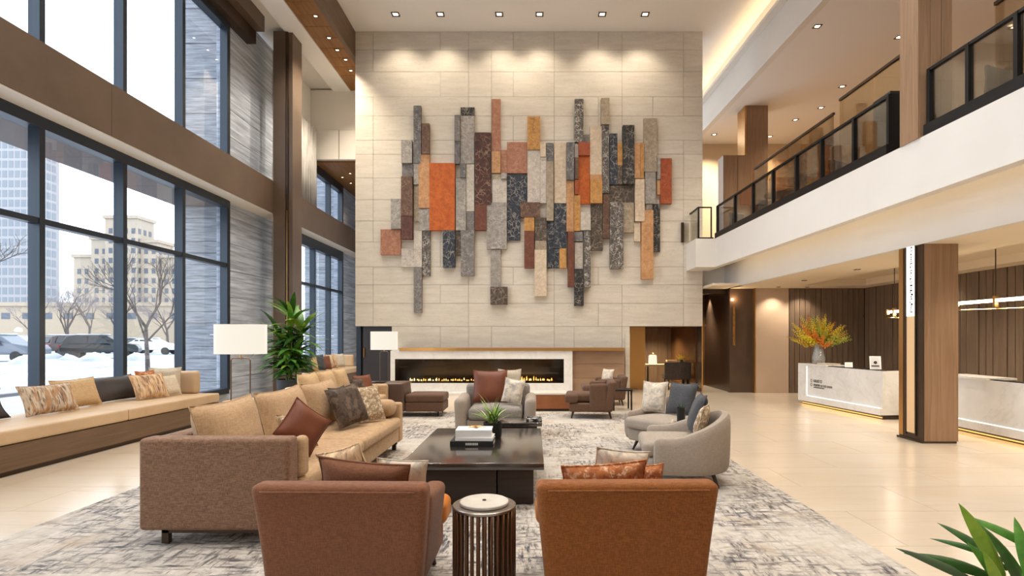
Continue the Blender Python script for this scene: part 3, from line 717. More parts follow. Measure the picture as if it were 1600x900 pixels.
ART = """646 165 658 255 dg;659 193 671 241 br;627 219 644 255 lg;627 255 645 276 mg;627 276 645 338 br;627 338 645 374 ma;646 255 654 288 lg;654 241 671 325 tn;
646 288 654 345 gb;654 325 671 360 lg;671 255 711 360 og;710 180 719 221 mg;710 221 719 256 dg;719 166 741 180 bk;719 180 741 255 lg;719 256 728 278 dg;728 256 741 330 wh;
712 278 728 360 lg;728 330 741 360 mg;720 360 741 431 mg;711 311 711 311 lg;611 311 627 358 lg;594 358 626 398 pk;626 388 646 417 wh;646 360 659 417 wh;659 360 672 431 bw;
646 417 659 489 mg;692 360 711 418 nv;711 360 720 399 db;742 207 767 320 mb;742 320 760 360 ru;760 302 768 316 mb;768 153 782 236 pk;768 236 782 270 tn;782 233 792 270 pk;
792 221 824 270 pk;768 271 783 280 gb;783 271 792 280 lg;769 280 792 316 wh;760 316 792 389 lg;766 389 782 448 lg;766 448 793 476 db;792 271 824 316 nv;792 316 813 375 nv;
824 182 844 234 gd;824 234 844 317 wh;844 222 853 245 cr;844 245 854 317 wh;853 222 865 252 dg;854 252 865 345 gb;866 222 885 317 cr;885 223 897 282 dg;885 282 897 362 tn;
897 305 907 361 gd;898 154 912 222 bw;912 209 922 222 mg;898 223 904 245 wh;898 246 904 280 br;898 281 904 304 rs;904 222 922 243 rs;904 243 922 318 og;922 196 941 272 cr;
922 272 941 281 tn;922 281 941 318 gd;939 154 952 195 gb;941 195 952 302 bw;942 303 953 372 br;953 208 965 288 nv;965 223 973 258 gd;973 196 991 288 bk;965 258 973 288 db;
953 289 991 316 db;953 316 974 420 bw;974 316 991 363 gb;991 223 1000 279 tn;1000 223 1006 279 gd;1006 184 1027 268 gb;1008 268 1025 318 lg;992 280 1007 346 cr;991 347 1001 377 cr;
1002 328 1021 436 tn;1010 318 1020 327 lg;1021 318 1032 393 bk;1032 247 1050 318 rs;1027 247 1032 280 lg;1027 281 1032 304 tn;907 331 923 360 wh;923 318 942 391 db;
912 361 923 449 bw;887 362 897 448 ru;897 362 911 377 dg;898 378 911 420 wh;897 420 912 478 bk;813 316 844 340 br;819 340 835 361 gd;819 361 835 419 ru;836 340 854 376 db;
836 376 854 390 gb;835 390 854 463 cr;855 345 866 419 nv;866 318 885 388 nv;866 388 874 419 nv;874 388 885 419 gd"""
art = thing('wall_artwork', 'large abstract relief of staggered coloured stone slabs on the feature wall', 'artwork', (0, YW, PZ(490, YW)))
random.seed(5)
Ya = YW - .12
for row in ART.replace('\n', '').split(';'):
    a_, b_, c_, d_, k_ = row.split(); a_, b_, c_, d_ = map(float, (a_, b_, c_, d_))
    if c_ - a_ < 2: continue
    yf = -random.uniform(.06, .17)
    box('stone_slab', (PX(a_, Ya) + .003, yf, PZ(d_, Ya) - art.location.z + .003), (PX(c_, Ya) - .003, -.0005 if random.random() < 2 else 0, PZ(b_, Ya) - art.location.z - .003), K[k_], art)

# ================================================================ FIREPLACE
Yf = 14.6
def Xf(u): return PX(u, Yf)
def Zf(v): return PZ(v, Yf)
fp = thing('fireplace', 'long linear gas fireplace in a white marble surround', 'fireplace', (0, Yf, 0))
x0, x1, x2, x3 = Xf(610), Xf(617), Xf(881), Xf(894.5)
zt, zo, zb = Zf(548), Zf(561), Zf(598.6)
dp = YW - .002 - Yf
box('surround_panel', (x0, 0, zo), (x3, dp, zt), M['marble'], fp)
box('surround_panel', (x0, 0, 0), (x3, dp, zb), M['marble'], fp)
box('surround_panel', (x0, 0, zb), (x1, dp, zo), M['marble'], fp)
box('surround_panel', (x2, 0, zb), (x3, dp, zo), M['marble'], fp)
box('firebox_back', (x1, dp - .03, zb), (x2, dp, zo), M['blackm'], fp)
MB().box((x1, .02, zb), (x2, dp - .03, zb + .03)).box((x1, .02, zo - .02), (x2, dp - .03, zo)).box((x1, .02, zb + .03), (x1 + .02, dp - .03, zo - .02)).box((x2 - .02, .02, zb + .03), (x2, dp - .03, zo - .02)).build('firebox_lining', M['blackm'], fp)
box('glass_front', (x1 + .005, .012, zb), (x2 - .005, .018, zo), glass('fire_glass', (.86, .85, .84), 1.3), fp)
box('mantel_strip', (Xf(624), -.05, zt), (Xf(975), dp, Zf(543.5)), M['brass'], fp)
soft('hearth_plinth', (x0 - .02, -.12, 0), (x3 + .02, 0, .07), M['marble'], fp, .008, n=2)
bed = MB(); random.seed(2)
for i in range(150):
    cx = random.uniform(Xf(636), Xf(866)); cy = random.uniform(.08, .2); r = random.uniform(.015, .03)
    bed.lathe([(0, -r), (r, 0), (0, r)], 5, (cx, cy, zb + .03 + r * .8))
bo = bed.build('ember_stones', plain('fire_glass_stones', (70, 52, 40), .3), fp); bo['kind'] = 'stuff'
flm = [glow('flame_orange', (1, .36, .06), 5), glow('flame_yellow', (1, .62, .18), 6)]
fme = []
for k in range(2):
    b_ = MB().lathe([(0, 0), (.02, .025), (.014, .06), (.004, .10), (0, .115)], 6); me = bpy.data.meshes.new('flame'); me.from_pydata(b_.v, [], b_.f); me.materials.append(flm[k]); fme.append(me)
for i in range(64):
    o = link('flame', random.choice(fme), None, fp); o.location = (Xf(640) + (Xf(862) - Xf(640)) * (i + random.uniform(-.3, .3)) / 63, random.uniform(.09, .16), zb + .05)
    s_ = random.uniform(.35, .95) * (1.25 if 745 < U0 + o.location.x * F / Yf < 840 else .8); o.scale = (random.uniform(.7, 1.2), .8, s_)
ld = bpy.data.lights.new('flame_light', 'AREA'); ld.shape = 'RECTANGLE'; ld.size = 3.4; ld.size_y = .1; ld.energy = 14; ld.color = (1, .5, .16)
lo_ = bpy.data.objects.new('flame_light', ld); C.objects.link(lo_); lo_.parent = fp; lo_.location = (Xf(750), .14, zb + .16); lo_.rotation_euler = (PI, 0, 0)
# brown stone panel beside it
bp = struct('trim_6', 'polished brown stone wainscot right of the fireplace', 'wall panel')
bs = plain('brown_limestone', (158, 128, 102), .3, 0, .5, (146, 116, 92), 1.5, stretch=(1, 1, 3))
zz = [0, .42, .8, zt - .002]
for k in range(3): box('stone_panel', (x3 + .004, Yf + .12, zz[k] + .003), (Xf(977), YW - .002, zz[k + 1] - .003), bs, bp)

# ================================================================ RUG
rg = MB().soft((-3.93, 1.0, 0.0005), (2.42, 11.15, ZR - .007), .005, n=8, k=2).build('area_rug', M['rug'], None, True)
tag(rg, 'large distressed grey and beige area rug under the seating', 'rug')

# ================================================================ CUSHION BUILDERS
def pillow(label, x, y, z, w_, h_, t_, mat, rz=0, tilt=0, roll=0, group=None, name='throw_pillow', trim=None, parent=None, n=12, seed=None):
    rnd = random.Random(seed if seed is not None else label); idx = {}; v_ = []; f_ = []
    dent = rnd.uniform(-.3, .3)
    def pt(a, b, side):
        key = (a, b, side if 0 < a < n and 0 < b < n else 0)
        if key in idx: return idx[key]
        p = -1 + 2 * a / n; q = -1 + 2 * b / n
        X = p * (1 - .07 * (1 - q * q)); Z = q * (1 - .06 * (1 - p * p))
        T = (max(0, 1 - abs(p) ** 3.0) * max(0, 1 - abs(q) ** 3.0)) ** .55
        T *= 1 - .18 * math.exp(-((p - dent) ** 2 + (q - .3) ** 2) * 5) + .05 * math.sin(3 * p + dent * 9) * (1 - q * q)
        sag = .02 * h_ * (1 - p * p) * (q > 0)
        idx[key] = len(v_); v_.append((X * w_ / 2, side * T * t_ / 2, Z * h_ / 2 + h_ / 2 - sag)); return idx[key]
    for side in (-1, 1):
        for a in range(n):
            for b in range(n):
                q = [pt(a, b, side), pt(a + 1, b, side), pt(a + 1, b + 1, side), pt(a, b + 1, side)]
                f_.append(tuple(q if side < 0 else q[::-1]))
    mb = MB().add(v_, f_); o = mb.build(name, mat, parent, True, 75)
    o.location = (x, y, z); o.rotation_euler = Euler((tilt, roll, rz), 'XYZ')
    edge = [pt(a, 0, 0) for a in range(n)] + [pt(n, b, 0) for b in range(n)] + [pt(n - a, n, 0) for a in range(n)] + [pt(0, n - b, 0) for b in range(n)]
    MB().tube([v_[i] for i in edge], .006 if t_ > .1 else .004, 5, True).build('piping', trim or mat, o, True, 180)
    if parent is None: tag(o, label, 'pillow', group)
    return o

# ================================================================ TAN SOFA
def leg(name, p0, p1, r0, r1, mat, parent, n=8): return MB().cyl(p0, p1, r0, r1, n).build(name, mat, parent, True)
SX, SY = -2.255, 5.7
sf = thing('sofa', 'long tan three seat sofa with brown tweed end beside the coffee table', 'sofa', (SX, SY, ZR))
def L(x, y, z): return (x - SX, y - SY, z)
soft('base', L(-2.77, 4.06, .12), L(-1.75, 7.36, .30), M['tan'], sf, .02)
soft('arm', L(-2.80, 3.95, .105), L(-1.73, 4.12, .76), M['taupe'], sf, .03, n=10)
soft('arm', L(-2.80, 7.28, .11), L(-1.73, 7.44, .62), M['tan'], sf, .03)
soft('backrest', L(-2.80, 4.125, .11), L(-2.62, 7.275, .74), M['taupe'], sf, .03)
soft('seat_cushion', L(-2.60, 4.13, .302), L(-1.71, 5.70, .44), M['tan'], sf, .05, crown=.025, n=8, bulge=.008)
soft('seat_cushion', L(-2.60, 5.705, .302), L(-1.71, 7.27, .44), M['tan'], sf, .05, crown=.025, n=8, bulge=.008)
soft('arm_pad', L(-2.36, 7.02, .465), L(-1.76, 7.30, .68), M['tan'], sf, .10, n=5)
soft('front_pad', L(-1.79, 4.125, .44), L(-1.70, 4.26, .74), M['tan'], sf, .04)
box('under_rail', L(-2.66, 4.0, .075), L(-1.78, 4.05, .115), M['bronze_dark'], sf)
box('under_rail', L(-2.66, 7.30, .075), L(-1.78, 7.35, .115), M['bronze_dark'], sf)
for x in (-2.64, -1.82):
    for y in (4.0, 7.31): MB().box(L(x - .025, y, 0), L(x + .025, y + .04, .11)).build('leg', M['bronze_dark'], sf)
for k, (y, s_) in enumerate(((4.62, .92), (5.62, 1.0), (6.62, .95))):
    o = pillow('x', *L(-2.44, y, .44), s_, .54, .27, M['tan'], R(90), R(-14), 0, None, 'back_cushion', None, sf, seed=k)
pillow('rust leather throw pillow at the near end of the tan sofa', -1.99, 4.60, .605, .37, .36, .16, M['sienna'], R(40), R(-14), R(38))
pillow('small speckled throw pillow wedged behind the rust leather one', -2.08, 5.02, .492, .36, .34, .14, M['pat_speckle'], R(62), R(-20))
pillow('dark brown throw pillow at the far end of the tan sofa', -2.00, 6.28, .522, .50, .46, .18, M['pat_dark'], R(68), R(-22), R(-6))
pillow('charcoal throw pillow half hidden behind the dark brown one', -2.14, 6.56, .495, .38, .46, .12, M['slate'], R(82), R(-24))
pillow('beige boucle throw pillow leaning by the sofa far arm', -1.92, 6.70, .495, .42, .44, .14, M['pat_speckle'], R(60), R(-20))

# ================================================================ ARMCHAIRS
def armchair(name, label, loc, rz, W=.92, D=.86, HB=.70, HA=.62, body=None, seatm=None, group=None, taper=.86, tcush=True, legm=None, af=.22, slope=.10):
    o = thing(name, label, 'armchair', loc, rz, group)
    w2, d2 = W / 2, D / 2
    tp = lambda p: Vector((p.x * (taper + (1 - taper) * min(1, max(0, p.z / HB))), p.y, p.z))
    def bk(p):
        q = tp(p); q.y -= .07 * (p.z / HB) ** 2; return q
    soft('backrest', (-w2, -d2 + .06, .13), (w2, -d2 + .21, HB), body, o, .045, n=8, warp=bk)
    zz_ = HB - .034; MB().tube([bk(Vector((-w2 + .06 + (W - .12) * i / 12, -d2 + .058, zz_))) for i in range(13)], .006, 6).build('seam_piping', body, o, True, 180)
    for s_ in (-1, 1):
        def am(p):
            q = tp(p); f_ = min(1, max(0, (p.y + d2) / D)); q.z -= slope * f_ * (p.z / HA); return q
        lo = (min(s_ * w2, s_ * (w2 - .13)), -d2 + .16, .13); hi = (max(s_ * w2, s_ * (w2 - .13)), d2 - af, HA)
        soft('arm', lo, hi, body, o, .05, warp=am)
    soft('base', (-w2 * .88, -d2 + .12, .12), (w2 * .88, d2 - .05, .28), body, o, .03)
    wi = w2 - .135
    mb = MB().soft((-wi * .95, -d2 + .20, .285), (wi * .95, d2 + .02, .44), .05, crown=.03)
    if tcush: mb.soft((-w2 * .97, d2 - .21, .285), (w2 * .97, d2 + .03, .44), .05, crown=.015)
    mb.build('seat_cushion', seatm, o, True, 60)
    for sx in (-1, 1):
        for sy in (-1, 1): leg('leg', (sx * w2 * .70, sy * d2 * .72, .14), (sx * w2 * .76, sy * d2 * .80, 0), .024, .015, legm or M['table_base'], o)
    return o
armchair('armchair', 'rust armchair seen from behind left of the drum table', (-1.0, 3.30, ZR), R(-1), .93, .86, .715, .66, M['rust2'], M['orange'])
armchair('armchair', 'rust armchair seen from behind right of the drum table', (.49, 3.30, ZR), R(1), .96, .86, .725, .67, M['rust'], M['orange'])
pillow('terracotta throw pillow lying along the back of the left rust armchair', -.98, 3.27, .520, .55, .28, .15, M['rust2'], R(-6), R(14), R(4))
pillow('gold and grey ikat pillow in the left corner of the left rust armchair', -1.12, 3.46, .545, .36, .28, .14, M['pat_warm'], R(-24), R(10), R(-16))
pillow('pale patterned pillow on the right side of the left rust armchair', -.84, 3.56, .512, .32, .22, .10, M['pat_grey'], R(4), R(10), R(4))
pillow('rust swirl pillow with crinkled edge on the right rust armchair', .42, 3.27, .515, .50, .27, .14, M['pat_rust'], R(5), R(14), R(-3))
pillow('small rust pillow tucked at the right arm of the right rust armchair', .68, 3.42, .505, .25, .22, .10, M['pat_rust'], R(14), R(6), 0)
pillow('grey beige pillow sticking up from the right rust armchair', .55, 3.64, .525, .38, .25, .12, M['pat_grey'], R(16), R(8), R(8))
# grey club chair facing the camera
gx, gy = -.54, 8.42
g = thing('club_chair', 'wide grey club chair facing the coffee table', 'armchair', (gx, gy, ZR), 0)
for s_ in (-1, 1):
    def am(p, s_=s_): q = Vector(p); q.x += s_ * .03 * (p.z / .6); q.z += .05 * max(0, p.y) ; return q
    soft('arm', (min(s_ * .57, s_ * .40), -.42, .09), (max(s_ * .57, s_ * .40), .40, .60), M['greige'], g, .075, n=6, warp=am)
soft('backrest', (-.5, .26, .09), (.5, .46, .76), M['grey'], g, .07)
soft('base', (-.41, -.38, .10), (.41, .3, .28), M['greige'], g, .02)
soft('seat_cushion', (-.39, -.42, .285), (.39, .26, .46), M['grey'], g, .06, crown=.04)
for sx in (-1, 1):
    for sy in (-1, 1): leg('leg', (sx * .45, sy * .32, .10), (sx * .46, sy * .34, 0), .022, .018, M['table_base'], g)
pillow('large rust leather pillow on the grey club chair', gx - .10, gy - .02, .515, .52, .50, .15, M['sienna'], R(2), R(-14))
pillow('ivory woven pillow at the right of the grey club chair', gx + .22, gy - .20, .535, .30, .36, .12, M['pat_grey'], R(-12), R(-16), R(8))
pillow('cream pillow behind the ivory one on the grey club chair', gx + .18, gy + .15, .515, .36, .50, .09, M['cream'], R(-4), R(-8))
# barrel chairs
def barrel(label, loc, rz):
    o = thing('barrel_chair', label, 'armchair', loc, rz)
    path = []
    for i in range(5): path.append((.41, -.34 + .34 * i / 4 * .9))
    for i in range(17):
        a = PI * i / 16; path.append((.41 * math.cos(a), .0 + .42 * math.sin(a)))
    for i in range(5): path.append((-.41, -.034 - .306 * i / 4))
    m = len(path); v_ = []; f_ = []
    prof_n = 8
    for i, (x, y) in enumerate(path):
        s_ = abs(i / (m - 1) * 2 - 1); h_ = .50 + .225 * (0.5 + .5 * math.cos(PI * min(1, s_ / .85)))
        a = Vector(path[min(i + 1, m - 1)]) - Vector(path[max(i - 1, 0)]); nrm_ = Vector((a.y, -a.x)).normalized()
        t_ = .052
        ring = [(t_ * .75, .13), (t_, .2), (t_ * 1.25, h_ - .04), (t_ * .8, h_), (-t_ * .6, h_ + .004), (-t_, h_ - .045), (-t_, .28), (-t_, .13)]
        for off, z in ring: v_.append((x + nrm_.x * off, y + nrm_.y * off, z))
    n_ = prof_n
    for i in range(m - 1):
        for k in range(n_): f_.append((i * n_ + k, (i + 1) * n_ + k, (i + 1) * n_ + (k + 1) % n_, i * n_ + (k + 1) % n_))
    f_ += [tuple(range(n_)), tuple((m - 1) * n_ + k for k in range(n_))[::-1]]
    sh = MB().add(v_, f_).build('curved_back', M['greige'], o, True, 50)
    md = sh.modifiers.new('sub', 'SUBSURF'); md.levels = 1; md.render_levels = 1
    def wr_(p):
        q = Vector(p); r_ = math.hypot(q.x / .40, max(0, q.y) / .40)
        if q.y > 0 and r_ > .9: q.x *= .9 / r_; q.y *= .9 / r_
        return q
    soft('seat_base', (-.365, -.37, .13), (.365, .37, .29), M['greige'], o, .04, warp=wr_, n=8)
    soft('seat_cushion', (-.355, -.43, .295), (.355, .34, .44), M['grey'] if 0 else M['greige'], o, .05, crown=.03, warp=wr_, n=8)
    for sx in (-1, 1):
        for sy in (-1, 1): leg('leg', (sx * .27, sy * .25, .15), (sx * .32, sy * .30, 0), .024, .013, M['table_base'], o)
    return o
b1 = (1.76, 7.28); a1 = math.atan2(-.84, .54)        # turns local -Y to the facing direction
def facing(dx, dy): return math.atan2(dx, -dy)
barrel('greige barrel chair facing the rug behind the black side table', (*b1, ZR), facing(-.80, -.60))
b2 = (1.56, 5.80)
barrel('greige barrel chair seen from the side nearest the reception', (*b2, ZR), facing(-1, .12))
pillow('grey and cream blotched pillow on the farther barrel chair', b1[0] - .14, b1[1] + .20, .495, .34, .42, .15, M['pat_grey'], facing(-.5, -.85), R(-16))
pillow('slate blue pillow on the farther barrel chair', b1[0] + .14, b1[1] - .06, .495, .40, .43, .15, M['slate'], facing(-.72, -.68), R(-18))
pillow('slate grey pillow on the nearer barrel chair', b2[0] + .12, b2[1] + .10, .495, .38, .43, .15, M['slate'], facing(-1, .15), R(-18))
pillow('silver speckled pillow tucked on the nearer barrel chair', b2[0] + .10, b2[1] - .18, .495, .26, .34, .12, M['pat_speckle'], facing(-.9, .45), R(-16))
# black drum side table between the barrel chairs
st = thing('side_table', 'black lacquer drum side table between the barrel chairs', 'table', (1.72, 6.53, ZR))
MB().lathe([(0, .395), (.175, .395), (.18, .40), (.18, .415), (.175, .42), (0, .42)], 32).build('table_top', M['gloss_table'], st, True)
MB().lathe([(.15, 0), (.15, .395)], 32).build('drum_body', M['black'], st, True)
vz = MB().lathe([(0, 0), (.035, 0), (.045, .03), (.05, .20), (.056, .235), (.048, .235), (.042, .2), (.036, .03), (0, .02)], 20).build('vase', M['blackm'], None, True)
vz.location = (1.75, 6.56, ZR + .42); tag(vz, 'slim black vase on the black drum side table', 'vase')
lf = MB()
for a in range(5):
    t_ = a * 1.26; lf.tube([(0, 0, .1), (.02 * math.cos(t_), .02 * math.sin(t_), .24), (.06 * math.cos(t_), .06 * math.sin(t_), .28 + .01 * a)], [.003, .004, .001], 4)
lf.build('dark_leaf_sprig', M['leaf_dark'], vz)
fg = MB().lathe([(0, 0), (.028, 0), (.034, .02), (.016, .05), (.022, .075), (.012, .10), (0, .105)], 14).build('figurine', plain('ivory_ceramic', (226, 214, 190), .3), None, True)
fg.location = (1.63, 6.47, ZR + .42); tag(fg, 'small ivory ceramic figurine on the black drum side table', 'figurine')

# ================================================================ TABLES
ct = thing('coffee_table', 'large square black lacquer coffee table', 'coffee table', (-.52, 5.72, ZR))
soft('table_top', (-.62, -.92, .335), (.62, .93, .395), M['gloss_table'], ct, .006, n=2, k=2)
soft('pedestal', (-.44, -.80, 0), (.20, .78, .335), M['table_base'], ct, .008, n=2, k=2)
soft('pedestal', (.205, -.77, 0), (.53, .75, .335), M['table_base'], ct, .008, n=2, k=2)
c2 = thing('low_table', 'small dark low table in front of the grey club chair', 'coffee table', (-.12, 7.18, ZR))
soft('table_top', (-.34, -.2, .36), (.24, .2, .41), M['gloss_table'], c2, .006, n=2, k=2)
soft('pedestal', (-.28, -.15, 0), (.18, .15, .36), M['table_base'], c2, .008, n=2, k=2)
tr = MB().box((-.1, -.12, 0), (.1, .12, .012)).box((-.1, -.12, .012), (.1, -.11, .03)).box((-.1, .11, .012), (.1, .12, .03)).box((-.1, -.11, .012), (-.09, .11, .03)).box((.09, -.11, .012), (.1, .11, .03)).build('tray', pattern('black_white_tray', (40, 40, 42), (190, 186, 178), (60, 58, 56), 20), None)
tr.location = (.02, 7.2, ZR + .41); tag(tr, 'black and white patterned tray on the small low table', 'tray')
# books
zt_ = ZR + .395
def book(label, x, y, z, w_, d_, h_, cover, rz, text=None):
    o = thing('book', label, 'book', (x, y, z), rz, 'books stacked on the coffee table')
    box('cover', (-w_ / 2, -d_ / 2, 0), (w_ / 2, d_ / 2, .006), cover, o); box('cover', (-w_ / 2, -d_ / 2, h_ - .006), (w_ / 2, d_ / 2, h_), cover, o)
    box('spine', (-w_ / 2, -d_ / 2, .006), (w_ / 2, -d_ / 2 + .006, h_ - .006), cover, o)
    box('pages', (-w_ / 2 + .006, -d_ / 2 + .006, .006), (w_ / 2 - .008, d_ / 2 - .008, h_ - .006), M['paper'], o)
    if text:
        mb = MB(); rr = random.Random(text)
        x = -w_ * .14
        while x < w_ * .14:
            ww = rr.uniform(.008, .016); mb.box((x, -d_ / 2 - .0008, h_ * .3), (x + ww, -d_ / 2 - .0001, h_ * .72)); x += ww + .004
        q = mb.build('spine_lettering', M['inkw'], o); q['kind'] = 'stuff'
    return o
bx, by = -.60, 5.66
book('black cover book at the bottom of the coffee table stack', bx, by, zt_, .43, .30, .055, M['blackm'], R(-1), 'a')
book('thin white book in the middle of the coffee table stack', bx + .02, by + .01, zt_ + .055, .37, .27, .03, M['bookwhite'], R(-2))
book('thick white book on top of the coffee table stack', bx + .01, by + .015, zt_ + .085, .36, .26, .075, M['bookwhite'], R(1))
kn = MB()
for k in range(5):
    a = k * 1.25; kn.tube([(0, 0, .012), (.05 * math.cos(a), .04 * math.sin(a), .018), (.09 * math.cos(a), .05 * math.sin(a), .005)], [.008, .007, .003], 6)
kn.lathe([(0, 0), (.018, .006), (.014, .024), (0, .03)], 10)
ko = kn.build('brass_ornament', M['brass'], None, True); ko.location = (bx + .02, by + .03, zt_ + .16); tag(ko, 'small branching brass ornament lying on the white book', 'ornament')
# grass planter
def leafmesh(name, mat, n=5, wid=.12, droop=.35, fold=.25):
    """blade of unit length along +Z that bends toward +Y"""
    v_ = []; f_ = []
    for i in range(n + 1):
        t_ = i / n; wv_ = wid * math.sin(PI * min(1, .08 + t_ * .92)) ** .8 * (1 - .15 * t_)
        if i == n: wv_ = .002
        y = droop * t_ * t_; z = t_ * (1 - .3 * droop * t_)
        v_ += [(-wv_ / 2, y + fold * wv_ * .5, z), (0, y, z), (wv_ / 2, y + fold * wv_ * .5, z)]
    for i in range(n):
        b_ = i * 3; f_ += [(b_, b_ + 1, b_ + 4, b_ + 3), (b_ + 1, b_ + 2, b_ + 5, b_ + 4)]
    me = bpy.data.meshes.new(name); me.from_pydata(v_, [], f_); me.materials.append(mat); me.shade_smooth(); return me
def leaf(me, parent, loc, az, tilt, ln, name='leaf', wide=1):
    o = link(name, me, None, parent); o.location = loc; o.rotation_euler = (Matrix.Rotation(az, 4, 'Z') @ Matrix.Rotation(-tilt, 4, 'X')).to_euler(); o.scale = (ln * wide, ln, ln); return o
pl = thing('potted_grass', 'green grass plant in a black pot beside the books', 'plant', (-.43, 6.02, zt_))
MB().lathe([(0, 0), (.085, 0), (.095, .02), (.10, .17), (.09, .17), (.088, .15), (0, .15)], 24).build('pot', M['blackm'], pl, True)
MB().lathe([(.088, .14), (.088, .152), (0, .156)], 16).build('soil', M['soil'], pl)
gl = [leafmesh('grass_blade', M['leaf_lime'], 5, .07, .5), leafmesh('grass_blade', M['leaf'], 5, .07, .5), leafmesh('grass_blade', plain('pale_blade', (186, 190, 130), .5), 5, .06, .4)]
random.seed(9)
for k in range(46):
    leaf(random.choice(gl), pl, (random.uniform(-.04, .04), random.uniform(-.04, .04), .15), random.uniform(0, 2 * PI), random.uniform(.02, .8), random.uniform(.20, .33))
for k in range(5): leaf(gl[2], pl, (random.uniform(-.03, .03), 0, .15), random.uniform(0, 6), random.uniform(0, .15), random.uniform(.36, .42), wide=.4)

# drum table with rods
dt = thing('drum_table', 'round bronze rod drum table with marble top between the rust chairs', 'table', (-.277, 3.2, ZR))
MB().lathe([(0, .505), (.178, .505), (.182, .51), (.182, .520), (.178, .524), (0, .524)], 40).build('bronze_plate', M['chrome'], dt, True)
MB().lathe([(0, .524), (.136, .524), (.14, .528), (.14, .540), (.136, .544), (0, .544)], 40).build('marble_disc', plain('ivory_marble', (214, 206, 194), .35, col2=(196, 186, 172), scale=8), dt, True)
MB().lathe([(0, 0), (.012, 0), (.01, .006), (0, .008)], 6, (0, 0, .544)).build('disc_mark', M['inkd'], dt)
MB().lathe([(.166, .0), (.18, .0), (.18, .015), (.166, .015)], 36, close=True).build('foot_ring', M['bronze_dark'], dt, True)
rme = None
for k in range(30):
    a = 2 * PI * k / 30
    if rme is None:
        b_ = MB().cyl((0, 0, .012), (0, 0, .506), .0105, None, 8); rme = bpy.data.meshes.new('rod'); rme.from_pydata(b_.v, [], b_.f); rme.materials.append(plain('bronze_rod', (92, 60, 38), .3, .6)); rme.shade_smooth()
    o = link('rod', rme, None, dt); o.location = (.171 * math.cos(a), .171 * math.sin(a), 0)

# ================================================================ FAR SEATING
armchair('armchair', 'brown armchair turned to the fireplace nearest the rug', (1.10, 10.45, ZR), facing(1, -.10), .80, .90, .68, .65, M['brown'], M['brown'], None, .95, True, None, .42, .03)
armchair('armchair', 'brown armchair behind, close to the brown stone panel', (1.62, 12.55, 0), facing(1, -.04), .82, .96, .64, .58, M['brown'], M['brown'], None, .95, True, None, .30, .0)
pillow('lilac grey pillow on the brown armchair by the stone panel', 1.66, 12.50, .495, .34, .30, .14, M['pat_grey'], facing(-.8, -.6), R(-14))
fs = thing('side_table', 'dark square side table behind the brown armchair', 'table', (1.84, 11.55, 0))
box('table_top', (-.2, -.2, .40), (.2, .2, .43), M['black'], fs)
for sx in (-1, 1):
    for sy in (-1, 1): box('leg', (sx * .18 - .015, sy * .18 - .015, 0), (sx * .18 + .015, sy * .18 + .015, .40), M['black'], fs)
hb = thing('low_bench', 'long low brown leather bench with pale top before the fireplace', 'bench', (.35, 11.55, 0))
soft('bench_body', (-.95, -.28, .05), (.45, .28, .335), plain('cognac_leather', (150, 92, 52), .45, col2=(136, 80, 44), scale=4), hb, .015)
box('bench_top', (-.96, -.29, .335), (.46, .29, .365), M['trav'], hb)
box('bench_plinth', (-.93, -.25, 0), (.43, .25, .05), M['bronze_dark'], hb)
lc = thing('lounge_chair', 'brown leather armless lounge chair left of the club chair', 'armchair', (-2.22, 10.72, ZR))
def bkw(p): q = Vector(p); q.x -= .10 * max(0, (p.z - .2)); return q
soft('backrest', (-.56, -.34, .09), (-.16, .34, .62), plain('dark_lounge_leather', (84, 62, 50), .45), lc, .03, warp=bkw)
soft('seat', (-.155, -.34, .09), (.55, .34, .26), M['brown'], lc, .02)
soft('seat_cushion', (-.155, -.345, .262), (.56, .345, .41), M['brown'], lc, .04, crown=.02)
for sx in (-.42, .45):
    for sy in (-.26, .26): leg('leg', (sx, sy, .10), (sx, sy, 0), .018, .014, M['black'], lc)
# second tan sofa
S2 = (-3.15, 9.15)
s2 = thing('sofa', 'second tan sofa farther back near the glass side table', 'sofa', (*S2, ZR))
soft('base', (-.5, -1.15, .11), (.5, 1.15, .30), M['tan'], s2, .02)
soft('backrest', (-.5, -1.0, .302), (-.32, 1.0, .74), M['cream'], s2, .04)
soft('arm', (-.5, -1.2, .302), (.48, -1.01, .62), M['tan'], s2, .05)
soft('arm', (-.5, 1.01, .302), (.48, 1.2, .62), M['tan'], s2, .05)
for k in range(2): soft('seat_cushion', (-.31, -1.0 + k * 1.0, .302), (.5, -.005 + k * 1.0, .45), M['tan'], s2, .05, crown=.02)
for sx in (-.42, .42):
    for sy in (-1.05, 1.05): box('leg', (sx - .025, sy - .025, 0), (sx + .025, sy + .025, .11), M['bronze_dark'], s2)
for k, y in enumerate((-.62, .06, .70)): pillow('x', -.18, y, .45, .66, .50, .22, M['sand'], R(90), R(-16), 0, None, 'back_cushion', None, s2, seed=20 + k)
pillow('sienna leather pillow on the second tan sofa', S2[0] + .22, S2[1] + .66, .495, .40, .36, .15, M['sienna'], R(60), R(-20))
pillow('small grey patterned pillow on the second tan sofa', S2[0] + .24, S2[1] + .32, .49, .34, .32, .13, M['pat_dark'], R(75), R(-20))
